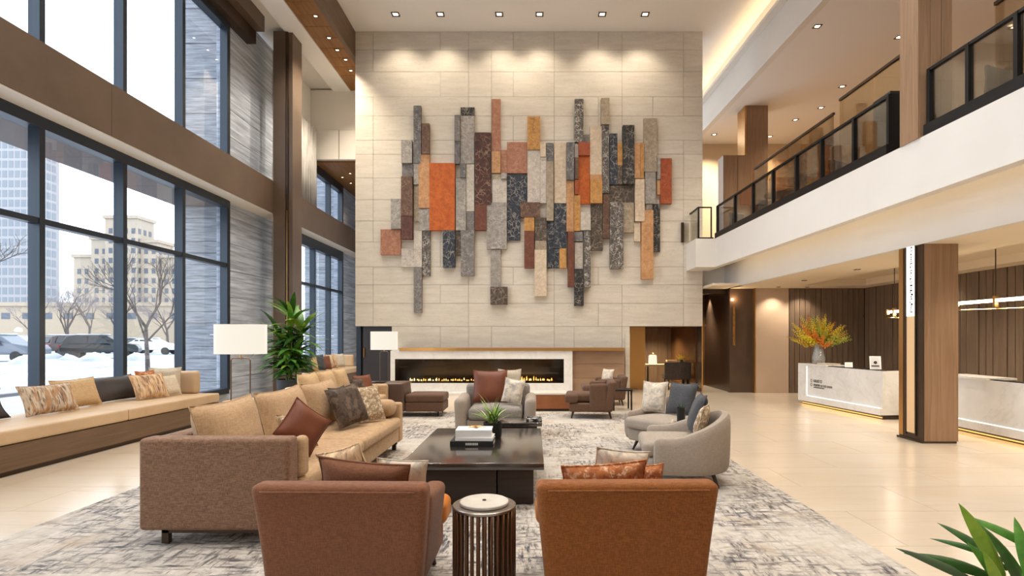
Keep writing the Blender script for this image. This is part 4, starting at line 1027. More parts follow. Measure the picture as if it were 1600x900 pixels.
# glass side table and its lamp
gt = thing('glass_side_table', 'bronze framed glass side table beside the lounge chair', 'table', (-3.05, 11.45, 0))
soft('glass_top', (-.5, -.26, .55), (.5, .26, .575), glass('table_glass', (.6, .62, .6), 1.5), gt, .008, n=2, k=2)
box('top_frame', (-.5, -.27, .535), (.5, -.255, .578), M['chrome'], gt); box('top_frame', (-.5, .255, .535), (.5, .27, .578), M['chrome'], gt)
for sx in (-.46, .46):
    for sy in (-.25, .25): box('leg', (sx - .015, sy - .015, 0), (sx + .015, sy + .015, .55), M['bronze_dark'], gt)
box('lower_shelf', (-.46, -.24, .12), (.46, .24, .14), M['bronze_dark'], gt)
def frame_lamp(name, label, cat, loc, foot, wleg, zleg, sw, sd, z0, z1, rod, power):
    o = thing(name, label, cat, loc)
    soft('base_plate', (-foot, -.09, 0), (foot, .09, .015), M['bronze_dark'], o, .005, n=1, k=1)
    MB().tube([(-wleg, 0, .015), (-wleg, 0, zleg - .03), (-wleg + .03, 0, zleg), (wleg - .03, 0, zleg), (wleg, 0, zleg - .03), (wleg, 0, .015)], rod, 8).build('frame', M['bronze'], o, True)
    MB().cyl((0, 0, zleg), (0, 0, z0 + .06), rod * 1.1).build('neck', M['brass'], o, True)
    n_ = 40; v_ = []; f_ = []
    for i in range(n_):
        t_ = 2 * PI * i / n_; c_, s_ = math.cos(t_), math.sin(t_)
        x = sw / 2 * math.copysign(abs(c_) ** .75, c_); y = sd / 2 * math.copysign(abs(s_) ** .75, s_)
        v_ += [(x, y, z0), (x, y, z1), (x * .98, y * .98, z1), (x * .98, y * .98, z0)]
    for i in range(n_):
        j = (i + 1) % n_
        for k in range(4): f_.append((i * 4 + k, j * 4 + k, j * 4 + (k + 1) % 4, i * 4 + (k + 1) % 4))
    MB().add(v_, f_).build('lamp_shade', M['shade'], o, True, 60)
    MB().cyl((-sw / 2 + .01, 0, z0 + .055), (sw / 2 - .01, 0, z0 + .055), .004).build('shade_carrier', M['brass'], o)
    MB().lathe([(0, 0), (.03, .03), (.035, .07), (.02, .11), (0, .12)], 12, (0, 0, z0 + .06)).build('bulb', M['bulbglow'], o, True)
    ld = bpy.data.lights.new('bulb_light', 'POINT'); ld.energy = power; ld.color = WARM; ld.shadow_soft_size = .06
    q = bpy.data.objects.new('bulb_light', ld); C.objects.link(q); q.parent = o; q.location = (0, 0, z1 + .02)
    return o
frame_lamp('floor_lamp', 'floor lamp with wide white shade between the tan sofa and window bench', 'lamp', (PX(376, 8.0), 8.0, 0), .20, .138, 1.20, .72, .36, PZ(553, 8), PZ(507, 8), .010, 45)
zt2 = .580
frame_lamp('table_lamp', 'white shaded table lamp on the glass side table', 'lamp', (-3.05, 11.45, zt2), .16, .085, PZ(549, 11.45) - zt2, .55, .28, PZ(546.5, 11.45) - zt2, PZ(518, 11.45) - zt2, .009, 30)
# small side table beside the lamp
nt = thing('end_table', 'small beige end table behind the tan sofa', 'table', (-4.75, 9.35, 0))
soft('table_top', (-.3, -.3, .42), (.3, .3, .46), M['benchc'], nt, .012, n=2); soft('pedestal', (-.2, -.2, 0), (.2, .2, .42), M['woodpanel'], nt, .01, n=2)

# ================================================================ WINDOW BENCHES
def bench(label, y0, y1, xb, xf, n):
    o = thing('window_bench', label, 'bench', ((xb + xf) / 2, (y0 + y1) / 2, 0))
    cx, cy = o.location.x, o.location.y
    box('plinth', (xb - cx + .04, y0 - cy + .02, 0), (xf - cx - .05, y1 - cy - .03, .06), M['bronze_dark'], o)
    box('bench_base', (xb - cx, y0 - cy, .06), (xf - cx, y1 - cy, .335), M['woodpanel_h'], o)
    s_ = (y1 - y0) / n
    for k in range(n):
        soft('seat_cushion', (xb - cx + .01, y0 - cy + k * s_ + .004, .345), (xf - cx + .015, y0 - cy + (k + 1) * s_ - .004, .50), M['benchc'], o, .025, n=5, crown=.006)
    soft('end_back', (xb - cx + .01, y1 - cy - .16, .502), (xf - cx - .32, y1 - cy, .90), M['benchc'], o, .05)
    return o
bench('long beige cushioned bench under the street windows', 1.0, 10.0, -6.72, -5.63, 4)
bench('beige cushioned bench under the windows beyond the column', 15.0, 19.3, -6.72, -5.85, 2)
ZS = .518
def bp_(label, y, x, w_, h_, t_, m_, tilt=-20, rz=90, roll=0): return pillow(label, x, y, ZS, w_, h_, t_, M[m_], R(rz), R(tilt), R(roll))
bp_('long charcoal leather back cushion at the left end of the window bench', 5.9, -6.42, 1.9, .38, .24, 'charcoal')
bp_('striped ikat pillow beside the long charcoal cushion', 7.22, -6.20, .72, .40, .17, 'pat_stripe', -22, 84)
bp_('plain sand pillow behind the striped ikat pillow', 7.85, -6.36, .80, .42, .18, 'sand', -18, 92)
bp_('charcoal leather back cushion in the middle of the window bench', 8.65, -6.48, 1.05, .40, .2, 'charcoal')
bp_('warm ikat pillow leaning on the middle charcoal cushion', 9.0, -6.12, .64, .42, .15, 'pat_warm', -22, 80)
bp_('orange pillow peeking out behind the warm ikat pillow', 9.30, -6.38, .44, .44, .12, 'pat_rust', -14, 88)
bp_('small cream pillow by the bench end', 9.44, -6.10, .40, .36, .12, 'cream', -20, 82)
bp_('large cream pillow standing against the bench end', 9.66, -6.38, .48, .46, .14, 'cream', -6, 24)
for k, (m_, y, h_, nm) in enumerate((('charcoal', 15.5, .44, 'charcoal pillow nearest the palm on the far window bench'), ('sand', 15.9, .42, 'sand pillow second on the far window bench'), ('slate', 16.45, .48, 'slate blue pillow third on the far window bench'),
                                     ('sienna', 16.95, .42, 'brown leather pillow fourth on the far window bench'), ('pat_warm', 17.5, .46, 'pink beige patterned pillow fifth on the far window bench'), ('cream', 18.2, .46, 'cream pillow last on the far window bench'))):
    bp_(nm, y, -6.28, .5, h_, .18, m_, -14, 68)
# ================================================================ PALM BY THE COLUMN
Yp = 11.6
pm = thing('potted_palm', 'tall leafy green palm in a dark pot by the bronze column', 'plant', (PX(453, Yp), Yp, 0))
MB().lathe([(0, 0), (.22, 0), (.24, .02), (.26, .60), (.26, .63), (.235, .63), (.23, .56), (0, .56)], 32).build('pot', M['pot'], pm, True)
MB().lathe([(.23, .55), (.23, .565), (0, .575)], 20).build('soil', M['soil'], pm)
lm = [leafmesh('palm_leaf', M['leaf'], 6, .20, .55), leafmesh('palm_leaf', M['leaf_dark'], 6, .20, .6), leafmesh('palm_leaf', M['leaf_lime'], 6, .19, .5)]
random.seed(21)
canes = [(-.06, 0, 1.55, -.18), (.05, -.05, 1.95, .02), (.10, .06, 1.7, .14), (0, .08, 1.35, -.02), (.02, -.09, 1.15, .10)]
for (x, y, h_, lean) in canes:
    pts = [(x + lean * (i / 5) ** 1.5, y, .56 + (h_ - .56) * i / 5) for i in range(6)]
    MB().tube(pts, [.022, .02, .018, .016, .014, .01], 7).build('stem', M['stemg'], pm, True)
    nl = int(34 + h_ * 12)
    for k in range(nl):
        t_ = .22 + .78 * k / (nl - 1); q = t_ * 5; i = min(4, int(q)); f_ = q - i
        p = Vector(pts[i]).lerp(Vector(pts[i + 1]), f_)
        ln = random.uniform(.50, .74) * (1.05 if t_ > .7 else .9)
        tl = random.uniform(.75, 1.35) if t_ < .85 else random.uniform(.1, .8)
        leaf(random.choices(lm, (5, 3, 2 if t_ > .6 else .5))[0], pm, p, random.uniform(0, 2 * PI), tl, ln)
# ================================================================ FOREGROUND PLANT
Yq = 1.85
fpn = thing('potted_dracaena', 'broad green leafed plant at the lower right foreground', 'plant', (1.80, Yq, ZR))
MB().lathe([(0, 0), (.13, 0), (.15, .02), (.17, .36), (.155, .36), (.15, .33), (0, .33)], 28).build('pot', M['pot'], fpn, True)
MB().lathe([(.15, .32), (.15, .335), (0, .34)], 16).build('soil', M['soil'], fpn)
MB().tube([(0, 0, .33), (.0, 0, .45), (-.03, 0, .56)], [.02, .018, .012], 8).build('stem', M['stemg'], fpn, True)
ll = [leafmesh('broad_leaf', M['leaf'], 8, .17, .30, .5), leafmesh('broad_leaf', M['leaf_dark'], 8, .14, .35, .5), leafmesh('broad_leaf', M['leaf_lime'], 8, .2, .15, .5), leafmesh('broad_leaf', plain('grey_green', (74, 94, 66), .5), 8, .10, .2, .5)]
def bl(k, u0, v0, u1, v1, dy0=0, dy1=0, wide=1):
    """leaf from pixel to pixel at the plant's own distance"""
    a_ = px(u0, v0, Yq + dy0) - Vector((1.80, Yq, ZR)); b_ = px(u1, v1, Yq + dy1) - Vector((1.80, Yq, ZR)); d_ = b_ - a_
    o = link('leaf', ll[k], None, fpn); o.location = a_
    zax = d_.normalized(); yax = Vector((0, 1, 0)) - zax * zax.y
    yax = (yax.normalized() * .6 + Vector((0, 0, -1)) * .5); yax = (yax - zax * yax.dot(zax)).normalized(); xax = yax.cross(zax)
    o.rotation_euler = Matrix((xax, yax, zax)).transposed().to_euler(); s_ = d_.length; o.scale = (s_ * wide, s_, s_)
bl(3, 1535, 915, 1428, 847, 0, -.10); bl(1, 1560, 905, 1450, 848, 0, -.06); bl(1, 1580, 880, 1470, 825, 0, .03, .8); bl(1, 1575, 890, 1490, 804, .03, .06, 1.2)
bl(2, 1572, 900, 1518, 784, -.03, -.06, 1.25); bl(0, 1605, 905, 1530, 790, .05, .12); bl(0, 1640, 870, 1527, 790, .06, .1, .9); bl(1, 1590, 900, 1560, 832, .06, .10, 1.3)
bl(0, 1575, 930, 1548, 850, -.06, -.12, 1.4); bl(2, 1580, 950, 1555, 862, -.08, -.14, 1.4); bl(0, 1605, 900, 1606, 800, 0, .05, 1.4); bl(1, 1600, 930, 1588, 840, -.04, -.1, 1.5)
bl(0, 1600, 920, 1640, 820, 0, .05); bl(1, 1610, 930, 1660, 860, 0, -.05); bl(0, 1590, 960, 1500, 900, 0, -.1)

# ================================================================ RECEPTION DESKS
def desk(label, P0, P1, depth, h, logo):
    """counter whose front runs from P0 (far) to P1 (near)"""
    d_ = Vector((P1[0] - P0[0], P1[1] - P0[1])); Ln = d_.length; ang = math.atan2(d_.y, d_.x)
    o = thing('reception_desk', label, 'reception desk', (P0[0], P0[1], 0), ang)   # local +X along the front, local +Y behind the counter
    box('toe_base', (.04, .08, 0), (Ln - .02, depth - .02, .075), M['bronze_dark'], o)
    box('gold_light_strip', (.06, .066, .022), (Ln - .04, .078, .040), glow('gold_led', (1, .58, .16), 1.1), o)
    ld = bpy.data.lights.new('toe_light', 'AREA'); ld.shape = 'RECTANGLE'; ld.size = Ln - .1; ld.size_y = .03; ld.energy = 2.2; ld.color = (1, .64, .22)
    q = bpy.data.objects.new('toe_light', ld); C.objects.link(q); q.parent = o; q.location = (Ln / 2, .045, .075); q.rotation_euler = (0, 0, 0)
    box('marble_base', (0, 0, .08), (Ln, depth, .20), M['marble'], o)
    box('marble_end', (0, 0, .20), (.26, depth, h), M['marble'], o)
    box('marble_front', (.26, .05, .20), (Ln, .09, h), M['marble'], o)
    box('marble_end', (Ln - .04, .092, .20), (Ln, depth, h), M['marble'], o)
    led = glow('white_led', (1, .96, .9), 1.8)
    box('led_strip', (.262, .04, .22), (.270, .049, h - .03), led, o); box('led_strip', (.28, .04, .202), (Ln - .05, .049, .207), led, o)
    box('dark_worktop', (.9, .1, h - .1), (Ln - .05, depth - .02, h - .06), M['gloss_table'], o)
    box('counter_slab', (0, 0, h), (1.0, depth * .6, h + .03), M['marble'], o)
    box('counter_edge', (1.0, .05, h), (Ln, .14, h + .012), M['black'], o)
    return o, Ln
P0, P1 = fl(1247, 630), fl(1375, 656)
dk, Ln = desk('white marble reception desk with dark logo lettering', (P0.x, P0.y), (P1.x, P1.y), .75, .885, True)
# logo: two ring emblems and two short lines of dark lettering
e1 = MB()
for q, cz in ((0, .55), (1, .462)):
    for i in range(16):
        a_, b_ = 2 * PI * i / 16, 2 * PI * (i + 1) / 16
        pts = [(.43 + math.cos(t_) * rr, cz + math.sin(t_) * rr) for t_, rr in ((a_, .036), (b_, .036), (b_, .022), (a_, .022))]
        e1.add([(x, .044, z) for x, z in pts], [(0, 3, 2, 1)])
e1.build('emblem', plain('bronze_emblem', (128, 106, 76), .4, .4), dk)
def glyphs(x, z, hgt, n, pitch, mat, seed, y=.0445):
    """a short line of small upright letter shapes, as indistinct as in the photograph"""
    rr = random.Random(seed); mb = MB(); st = hgt * .17
    for k in range(n):
        x0 = x + k * pitch; w_ = pitch * .78
        mb.box((x0, y, z), (x0 + st, .0499, z + hgt))
        for part in rr.sample(range(4), 3):
            if part == 0: mb.box((x0 + w_ - st, y, z), (x0 + w_, .0499, z + hgt))
            else:
                zz_ = z + (part - 1) * (hgt - st) / 2; mb.box((x0 + st, y, zz_), (x0 + w_ - st, .0499, zz_ + st))
    q = mb.build('lettering', mat, dk); q['kind'] = 'stuff'
gp_ = plain('grey_print', (120, 111, 102), .6)
glyphs(.51, .52, .06, 4, .075, M['inkd'], 1); glyphs(.51, .435, .05, 4, .058, M['inkd'], 2); glyphs(.76, .435, .045, 9, .043, gp_, 3); glyphs(.51, .40, .02, 16, .024, M['inkd'], 4)
Q1, Q0 = fl(1640, 708), fl(1490, 672)
dk2, Ln2 = desk('second white marble reception desk right of the walnut column', (Q0.x - .02, Q0.y + .3), (6.72, 5.6), .75, .86, False)
def ondesk(dobj, x, y, z):
    return dobj.matrix_world @ Vector((x, y, z)) if False else Vector((dobj.location.x + x * math.cos(dobj.rotation_euler.z) - y * math.sin(dobj.rotation_euler.z), dobj.location.y + x * math.sin(dobj.rotation_euler.z) + y * math.cos(dobj.rotation_euler.z), z))
# vase of flowers
vp = ondesk(dk, .42, .22, .885 + .031)
fv = thing('flower_vase', 'clear glass vase with yellow and orange flowers on the marble desk', 'flowers', vp)
vg = glass('vase_glass', (.96, .97, .96), 2.0, 0, .22)
MB().lathe([(.0, 0), (.11, .0), (.125, .03), (.135, .12), (.115, .22), (.085, .34), (.105, .44), (.10, .44), (.08, .34), (.108, .22), (.127, .12), (.118, .035), (0, .015)], 28).build('vase', vg, fv, True)
MB().lathe([(0, .016), (.11, .02), (.12, .07), (0, .075)], 16).build('pebbles', plain('amber_pebbles', (206, 176, 140), .5, col2=(150, 110, 70), scale=30), fv)
random.seed(31)
fm = [plain('flower_yellow', (206, 186, 40), .6), plain('flower_orange', (214, 120, 36), .6), plain('flower_lime', (158, 168, 58), .6), plain('flower_gold', (196, 160, 46), .6)]
def spikemesh(mat):
    b_ = MB(); b_.cyl((0, 0, 0), (0, 0, .9), .006, .003, 5)
    for k in range(26):
        t_ = .35 + .65 * k / 25; a = k * 2.4; r_ = .075 * (1.2 - t_); s_ = .05 * (1.3 - t_)
        c_ = Vector((math.cos(a) * r_, math.sin(a) * r_, t_))
        b_.lathe([(0, -s_), (s_ * .8, 0), (0, s_ * 1.3)], 5, c_)
    me = bpy.data.meshes.new('flower_spike'); me.from_pydata(b_.v, [], b_.f); me.materials.append(mat); return me
sm = [spikemesh(m_) for m_ in fm]
for k in range(60):
    ring = k / 59; tl = .08 + 1.28 * ring ** .8; az = k * 2.4
    o = link('flower_spike', sm[(k * 7) % 4 if ring > .55 or k % 3 else 0], None, fv); o.location = (0, 0, .36 + .03 * math.sin(k))
    s_ = random.uniform(.62, .80) * (1 - .12 * ring); o.scale = (s_ * 1.25, s_ * 1.25, s_)
    o.rotation_euler = (Matrix.Rotation(az, 4, 'Z') @ Matrix.Rotation(tl, 4, 'X')).to_euler()
for k in range(14): leaf(leafmesh('flower_leaf', M['leaf_lime'], 4, .12, .4) if k == 0 else bpy.data.meshes['flower_leaf'], fv, (0, 0, .40), k * 2.4 + 1, .5 + .05 * k, random.uniform(.35, .5))
# small things on the desk
zc = .885 + .0125
def stand(name, label, x, y, w_, h_, tilt, frame, scr, extra=None):
    p = ondesk(dk, x, y, zc)
    o = thing(name, label, 'sign' if name != 'tablet' else 'tablet', p, math.radians(-18))
    q = MB().box((-w_ / 2, -.008, 0), (w_ / 2, 0, h_)).build('frame', frame, o); q.rotation_euler = (-tilt, 0, 0)
    q = MB().box((-w_ / 2 + .02, -.0095, .02), (w_ / 2 - .02, -.0081, h_ - .02)).build('face', scr, o); q.rotation_euler = (-tilt, 0, 0)
    MB().box((-.05, 0, 0), (.05, .08, .006)).build('foot', frame, o)
    if extra: extra(o, tilt)
    return o
def dot(o, tilt):
    q = MB().lathe([(0, 0), (.03, 0)], 16).build('round_mark', M['inkd'], o); q.rotation_euler = (PI / 2 - tilt, 0, 0); q.location = (0, -.011 + .13 * math.sin(tilt), .13 * math.cos(tilt))
    q = MB().box((-.07, -.011, .05), (.06, -.0101, .075)).build('printed_line', M['inkd'], o); q.rotation_euler = (-tilt, 0, 0)
stand('desk_sign', 'white framed tabletop sign with round black mark on the marble desk', 2.25, .16, .19, .25, .2, M['bookwhite'], plain('sign_paper', (214, 212, 214), .5), dot)
stand('card_holder', 'small white card holder on the marble desk', 1.5, .16, .14, .10, .3, M['bookwhite'], plain('card', (226, 218, 206), .5))
bxx = MB().soft((-.14, -.05, 0), (.14, .05, .035), .008, n=2, k=2).build('wooden_tray', plain('light_wood_tray', (206, 160, 96), .5), None, True); p = ondesk(dk, 2.38, .34, .885 - .06 + .0015); bxx.location = p; bxx.rotation_euler = (0, 0, dk.rotation_euler.z); tag(bxx, 'light wood tray on the dark worktop of the marble desk', 'tray')
ph = MB().soft((-.10, -.09, 0), (.10, .09, .05), .01, n=2, k=2).soft((-.09, -.09, .05), (-.04, .09, .085), .015, n=2, k=2).build('desk_phone', M['blackm'], None, True); p = ondesk(dk, 1.9, .34, .885 - .0595); ph.location = p; tag(ph, 'black desk phone on the marble reception desk', 'phone')
kb = MB().soft((-.20, -.11, 0), (.20, .11, .03), .006, n=2, k=2).build('ledger', plain('beige_ledger', (206, 190, 166), .6), None, True); p = ondesk(dk, .80, .2, .885 + .0305); kb.location = p; kb.rotation_euler = (0, 0, R(-70)); tag(kb, 'beige ledger lying on the marble counter beside the vase', 'book')
ty = MB().soft((-.3, -.10, 0), (.3, .10, .03), .006, n=2, k=2).build('black_tray', M['blackm'], None, True); p = ondesk(dk2, 1.3, .25, .86 - .0595); ty.location = p; ty.rotation_euler = (0, 0, dk2.rotation_euler.z); tag(ty, 'black tray on the second marble desk', 'tray')
# linear pendants
def pendant(label, X, y0, y1, z, rods):
    o = thing('linear_pendant', label, 'pendant lamp', (X, (y0 + y1) / 2, ZL + .159))
    cy = (y0 + y1) / 2; zz = ZL + .16
    box('ceiling_plate', (-.05, y0 - cy + .2, -.03), (.05, y1 - cy - .2, 0), M['bronze_dark'], o)
    for r_ in rods: MB().cyl((0, r_ - cy, -.03), (0, r_ - cy, z - zz + .02), .008).build('rod', M['bronze_dark'], o); box('clamp', (-.03, r_ - cy - .02, z - zz - .10), (.03, r_ - cy + .02, z - zz + .07), M['brass'], o)
    MB().cyl((0, y0 - cy, z - zz), (0, y1 - cy, z - zz), .026, None, 14).build('light_tube', glow('tube_glow', (1, .80, .52), 7), o, True)
    MB().tube([(0, y0 - cy + (y1 - y0) * i / 10, z - zz - .11 - .03 * math.sin(PI * i / 10)) for i in range(11)], .007, 6).build('lower_wire', M['brass'], o, True)
    for e in (y0, y1): MB().lathe([(.0, -.05), (.03, -.05), (.032, .05), (.0, .05)], 14, (0, e - cy, z - zz)).build('end_cap', M['brass'], o, True)
    ld = bpy.data.lights.new('tube_light', 'AREA'); ld.shape = 'RECTANGLE'; ld.size = .05; ld.size_y = (y1 - y0); ld.energy = 28; ld.color = WARM
    q = bpy.data.objects.new('tube_light', ld); C.objects.link(q); q.parent = o; q.location = (0, 0, z - zz - .04)
    return o
pendant('slim brass tube pendant above the logo reception desk', 7.02, 9.5, 11.0, 2.0, [10.8])
pendant('slim brass tube pendant above the second reception desk', 7.02, 5.6, 9.2, 2.06, [8.44, 6.4])
# crystal wall sconce
ws = thing('wall_sconce', 'slim crystal wall sconce on the dark corridor panel', 'sconce', (PX(1147, 15.07), 15.1, PZ(508, 15.07)))
box('back_plate', (-.03, -.03, -.55), (.03, 0, .5), M['brass'], ws)
for k in range(7):
    MB().lathe([(0, -.055), (.028, 0), (0, .055)], 6, (.02 * (-1) ** k, -.06, .42 - k * .14)).build('crystal', glass('crystal', (.95, .92, .85), 2.5), ws)
for z in (.45,):
    ld = bpy.data.lights.new('sconce_light', 'POINT'); ld.energy = 4; ld.color = WARM2; ld.shadow_soft_size = .03
    q = bpy.data.objects.new('sconce_light', ld); C.objects.link(q); q.parent = ws; q.location = (0, -.10, z + .25)
# ================================================================ NICHE FURNITURE
nd = thing('writing_desk', 'slim pale topped writing desk inside the amber niche', 'desk', (PX(1040, 16.6), 16.6, 0))
box('desk_top', (-.62, -.28, .66), (.62, .28, .70), plain('pale_desk_top', (206, 184, 152), .4), nd)
for sx in (-.58, .58):
    for sy in (-.24, .24): box('leg', (sx - .02, sy - .02, 0), (sx + .02, sy + .02, .66), M['black'], nd)
nl = thing('table_lamp', 'small white ceramic lamp on the niche writing desk', 'lamp', (PX(1020, 16.6), 16.62, .701))
MB().lathe([(0, 0), (.13, 0), (.12, .24), (.10, .27), (0, .28)], 16).build('ceramic_body', glow('lamp_ceramic', (1, .88, .66), .8), nl, True)
MB().lathe([(.03, .28), (.04, .32), (0, .34)], 10).build('cap', M['brass'], nl, True)
nc = thing('desk_chair', 'dark upholstered desk chair in front of the niche writing desk', 'chair', (PX(1058, 15.95), 15.98, 0))
soft('backrest', (-.38, -.26, .30), (.38, -.16, .80), M['darkbrown'], nc, .045, warp=lambda p: Vector((p.x, p.y + .10 * (p.x / .38) ** 2, p.z)))
soft('seat', (-.36, -.15, .30), (.36, .32, .44), M['darkbrown'], nc, .04)
for sx in (-.28, .28):
    for sy in (-.18, .26): leg('leg', (sx, sy, .30), (sx, sy, 0), .018, .012, M['black'], nc)
nb = MB().soft((-.16, -.1, 0), (.16, .1, .12), .01, n=2, k=2).build('storage_box', plain('beige_box', (178, 146, 110), .6), None, True); nb.location = (PX(1050, 16.6), 16.65, .7005); tag(nb, 'beige storage box on the niche writing desk', 'box')
nf = thing('flower_bowl', 'small vase of pale dried flowers on the niche writing desk', 'flowers', (PX(1064, 16.7), 16.7, .7005))
MB().lathe([(0, 0), (.06, 0), (.08, .06), (.05, .12), (.045, .12), (.07, .06), (0, .01)], 14).build('bowl', M['blackm'], nf, True)
for k in range(9): q = link('dried_flower', sm[0], None, nf); q.location = (0, 0, .08); q.scale = (.35, .35, .22); q.rotation_euler = (Matrix.Rotation(k * 2.4, 4, 'Z') @ Matrix.Rotation(.15 + .08 * k, 4, 'X')).to_euler()
# ================================================================ MEZZANINE FURNITURE
ZF = ZS1 + .0105
def dchair(label, x, y, rz, m_):
    o = thing('dining_chair', label, 'chair', (x, y, ZF), rz, 'mezzanine dining chairs')
    soft('seat', (-.24, -.23, .40), (.24, .23, .47), m_, o, .03, n=3); soft('backrest', (-.24, .19, .48), (.24, .25, .84), m_, o, .028, n=3, warp=lambda p: Vector((p.x, p.y + .10 * (p.z - .47) - .3 * p.x * p.x, p.z)))
    for sx in (-.2, .2):
        for sy in (-.19, .19): leg('leg', (sx, sy, .41), (sx * 1.1, sy * 1.1, 0), .015, .011, M['black'], o, 6)
    return o
def dtable(label, x, y):
    o = thing('dining_table', label, 'table', (x, y, ZF), 0, 'mezzanine tables')
    MB().lathe([(0, .71), (.38, .71), (.40, .72), (.40, .745), (.38, .755), (0, .755)], 28).build('table_top', M['brown'] if 0 else M['woodpanel'], o, True)
    MB().cyl((0, 0, .02), (0, 0, .71), .03).build('pedestal', M['black'], o, True); MB().lathe([(.24, 0), (.24, .012), (.03, .03)], 20).build('foot', M['black'], o, True); return o
def mz(u, off=.8):                                     # a spot behind the railing seen at column u
    Y = (5.09 + off) / ((u - U0) / F + SH); return rx(5.09 + off, Y), Y
for k, (u, off, lab) in enumerate(((1160, .98, 'dark dining chair on the mezzanine nearest the feature wall'), (1186, 1.0, 'dark dining chair on the mezzanine left of the first round table'), (1244, 1.9, 'brown dining chair on the mezzanine between the round tables'), (1330, 1.2, 'brown dining chair on the mezzanine behind the amber screen'), (1530, 1.0, 'black dining chair on the mezzanine right of the balcony column'), (1595, 1.0, 'black dining chair on the mezzanine at the right picture edge'))):
    x, y = mz(u, off); dchair(lab, x, y, R((20, 200, 160, 30, 200, 20)[k]), (M['charcoal'], M['charcoal'], M['brown'], M['brown'], M['blackm'], M['blackm'])[k])
for u, off, lab in ((1222, 1.0, 'round walnut dining table on the mezzanine nearer the feature wall'), (1270, .98, 'round walnut dining table on the mezzanine nearer the balcony column'), (1550, 1.7, 'round walnut dining table on the mezzanine at the right edge')):
    x, y = mz(u, off); dtable(lab, x, y)
x, y = mz(1396, .3)
cbx = thing('service_cabinet', 'tall black service cabinet beside the balcony column', 'cabinet', (x + .05, y + .1, ZF))
soft('carcass', (-.16, -.2, 0), (.16, .2, .95), M['blackm'], cbx, .01, n=2); box('door', (-.15, -.215, .05), (-.01, -.201, .9), M['black'], cbx); box('door', (.01, -.215, .05), (.15, -.201, .9), M['black'], cbx)
# sheer curtain on the far upper windows
cv = []; cf = []; nn = 60
for i in range(nn + 1):
    y_ = 14.9 + 2.0 * i / nn; x_ = -6.55 + .05 * math.sin(i * 1.25)
    cv += [(x_, y_, ZB1 + .02), (x_, y_, 7.75)]
for i in range(nn): cf.append((2 * i, 2 * i + 2, 2 * i + 3, 2 * i + 1))
cu_ = MB().add(cv, cf).build('sheer_curtain', plain('sheer_linen', (210, 208, 204), .8, col2=(168, 164, 160), scale=4, stretch=(1, 4, .3)), None, True, 180)
md = cu_.modifiers.new('solid', 'SOLIDIFY'); md.thickness = .006; tag(cu_, 'pale sheer curtain gathered beside the bronze column', 'curtain')

# ================================================================ OUTSIDE
snow = NT('snow'); snow.set(.8, 0, .3); sv = snow.coord(); snow.base(snow.mix(snow.ramp(snow.noise(sv, .35, 5), .4, .65), lin((200, 206, 216)), lin((150, 156, 166)))); snow.bump(snow.noise(sv, 1.2, 5), .6, .2)
gd = struct('ground', 'snow covered street and pavement outside the windows', 'ground')
MB().box((-190, -30, -.5), (-7.0, 260, -.05)).build('snow_field', snow.m, gd)
box('pavement', (-13.2, -20, -.049), (-7.01, 60, .0), plain('cleared_pavement', (150, 150, 152), .8, col2=(190, 192, 196), scale=1.2), gd)
box('kerb', (-13.5, -20, -.049), (-13.2, 60, .08), plain('kerb_stone', (140, 140, 142), .8), gd)
box('asphalt_lane', (-30, 20, -.049), (-22, 90, -.03), plain('slushy_lane', (180, 184, 190), .7, col2=(150, 154, 160), scale=.7), gd)
cp = struct('canopy_soffit', 'grey exterior canopy soffit above the street windows', 'canopy')
for k in range(9): box('soffit_panel', (-7.92, -3 + k * 1.72, 4.42), (-7.0, -3 + k * 1.72 + 1.71, 4.62), plain('grey_soffit', (118, 112, 112), .7) if k == 0 else bpy.data.materials['grey_soffit'], cp)
fn = struct('stone_fin', 'stacked stone fin wall projecting outside the last window', 'wall')
for k in range(38):
    box('stone_course', (-7.78 - .012 * (k * 7 % 3), 12.44 - .008 * (k * 5 % 3), k * .26 + .004), (-6.95, 13.1, k * .26 + .256), M['fin'], fn)
fn2 = struct('stone_fin', 'stone fin wall outside the windows beyond the column', 'wall')
for k in range(38): box('stone_course', (-8.1, 19.8, k * .26 + .004), (-7.05, 20.4, k * .26 + .256), M['fin'], fn2)
# cars
def carmesh(kind):
    hs = {'suv': [(-2.3, .45), (-2.32, .85), (-2.2, 1.05), (-1.95, 1.62), (-1.5, 1.72), (.35, 1.70), (1.05, 1.18), (2.1, 1.02), (2.3, .8), (2.3, .45)],
          'sedan': [(-2.25, .42), (-2.3, .8), (-2.15, .98), (-1.5, 1.06), (-.95, 1.42), (.25, 1.44), (1.0, 1.04), (2.05, .88), (2.28, .7), (2.28, .42)]}[kind]
    n = len(hs); v_ = []
    for x, z in hs:
        ins = 0 if z < 1.1 else .16
        v_ += [(x, -.9 + ins, z), (x, .9 - ins, z)]
    f_ = [(2 * i, 2 * i + 1, 2 * ((i + 1) % n) + 1, 2 * ((i + 1) % n)) for i in range(n)] + [tuple(2 * i for i in range(n)), tuple(2 * i + 1 for i in range(n))[::-1]]
    return v_, f_, hs
cg = plain('car_glass', (34, 40, 48), .15)
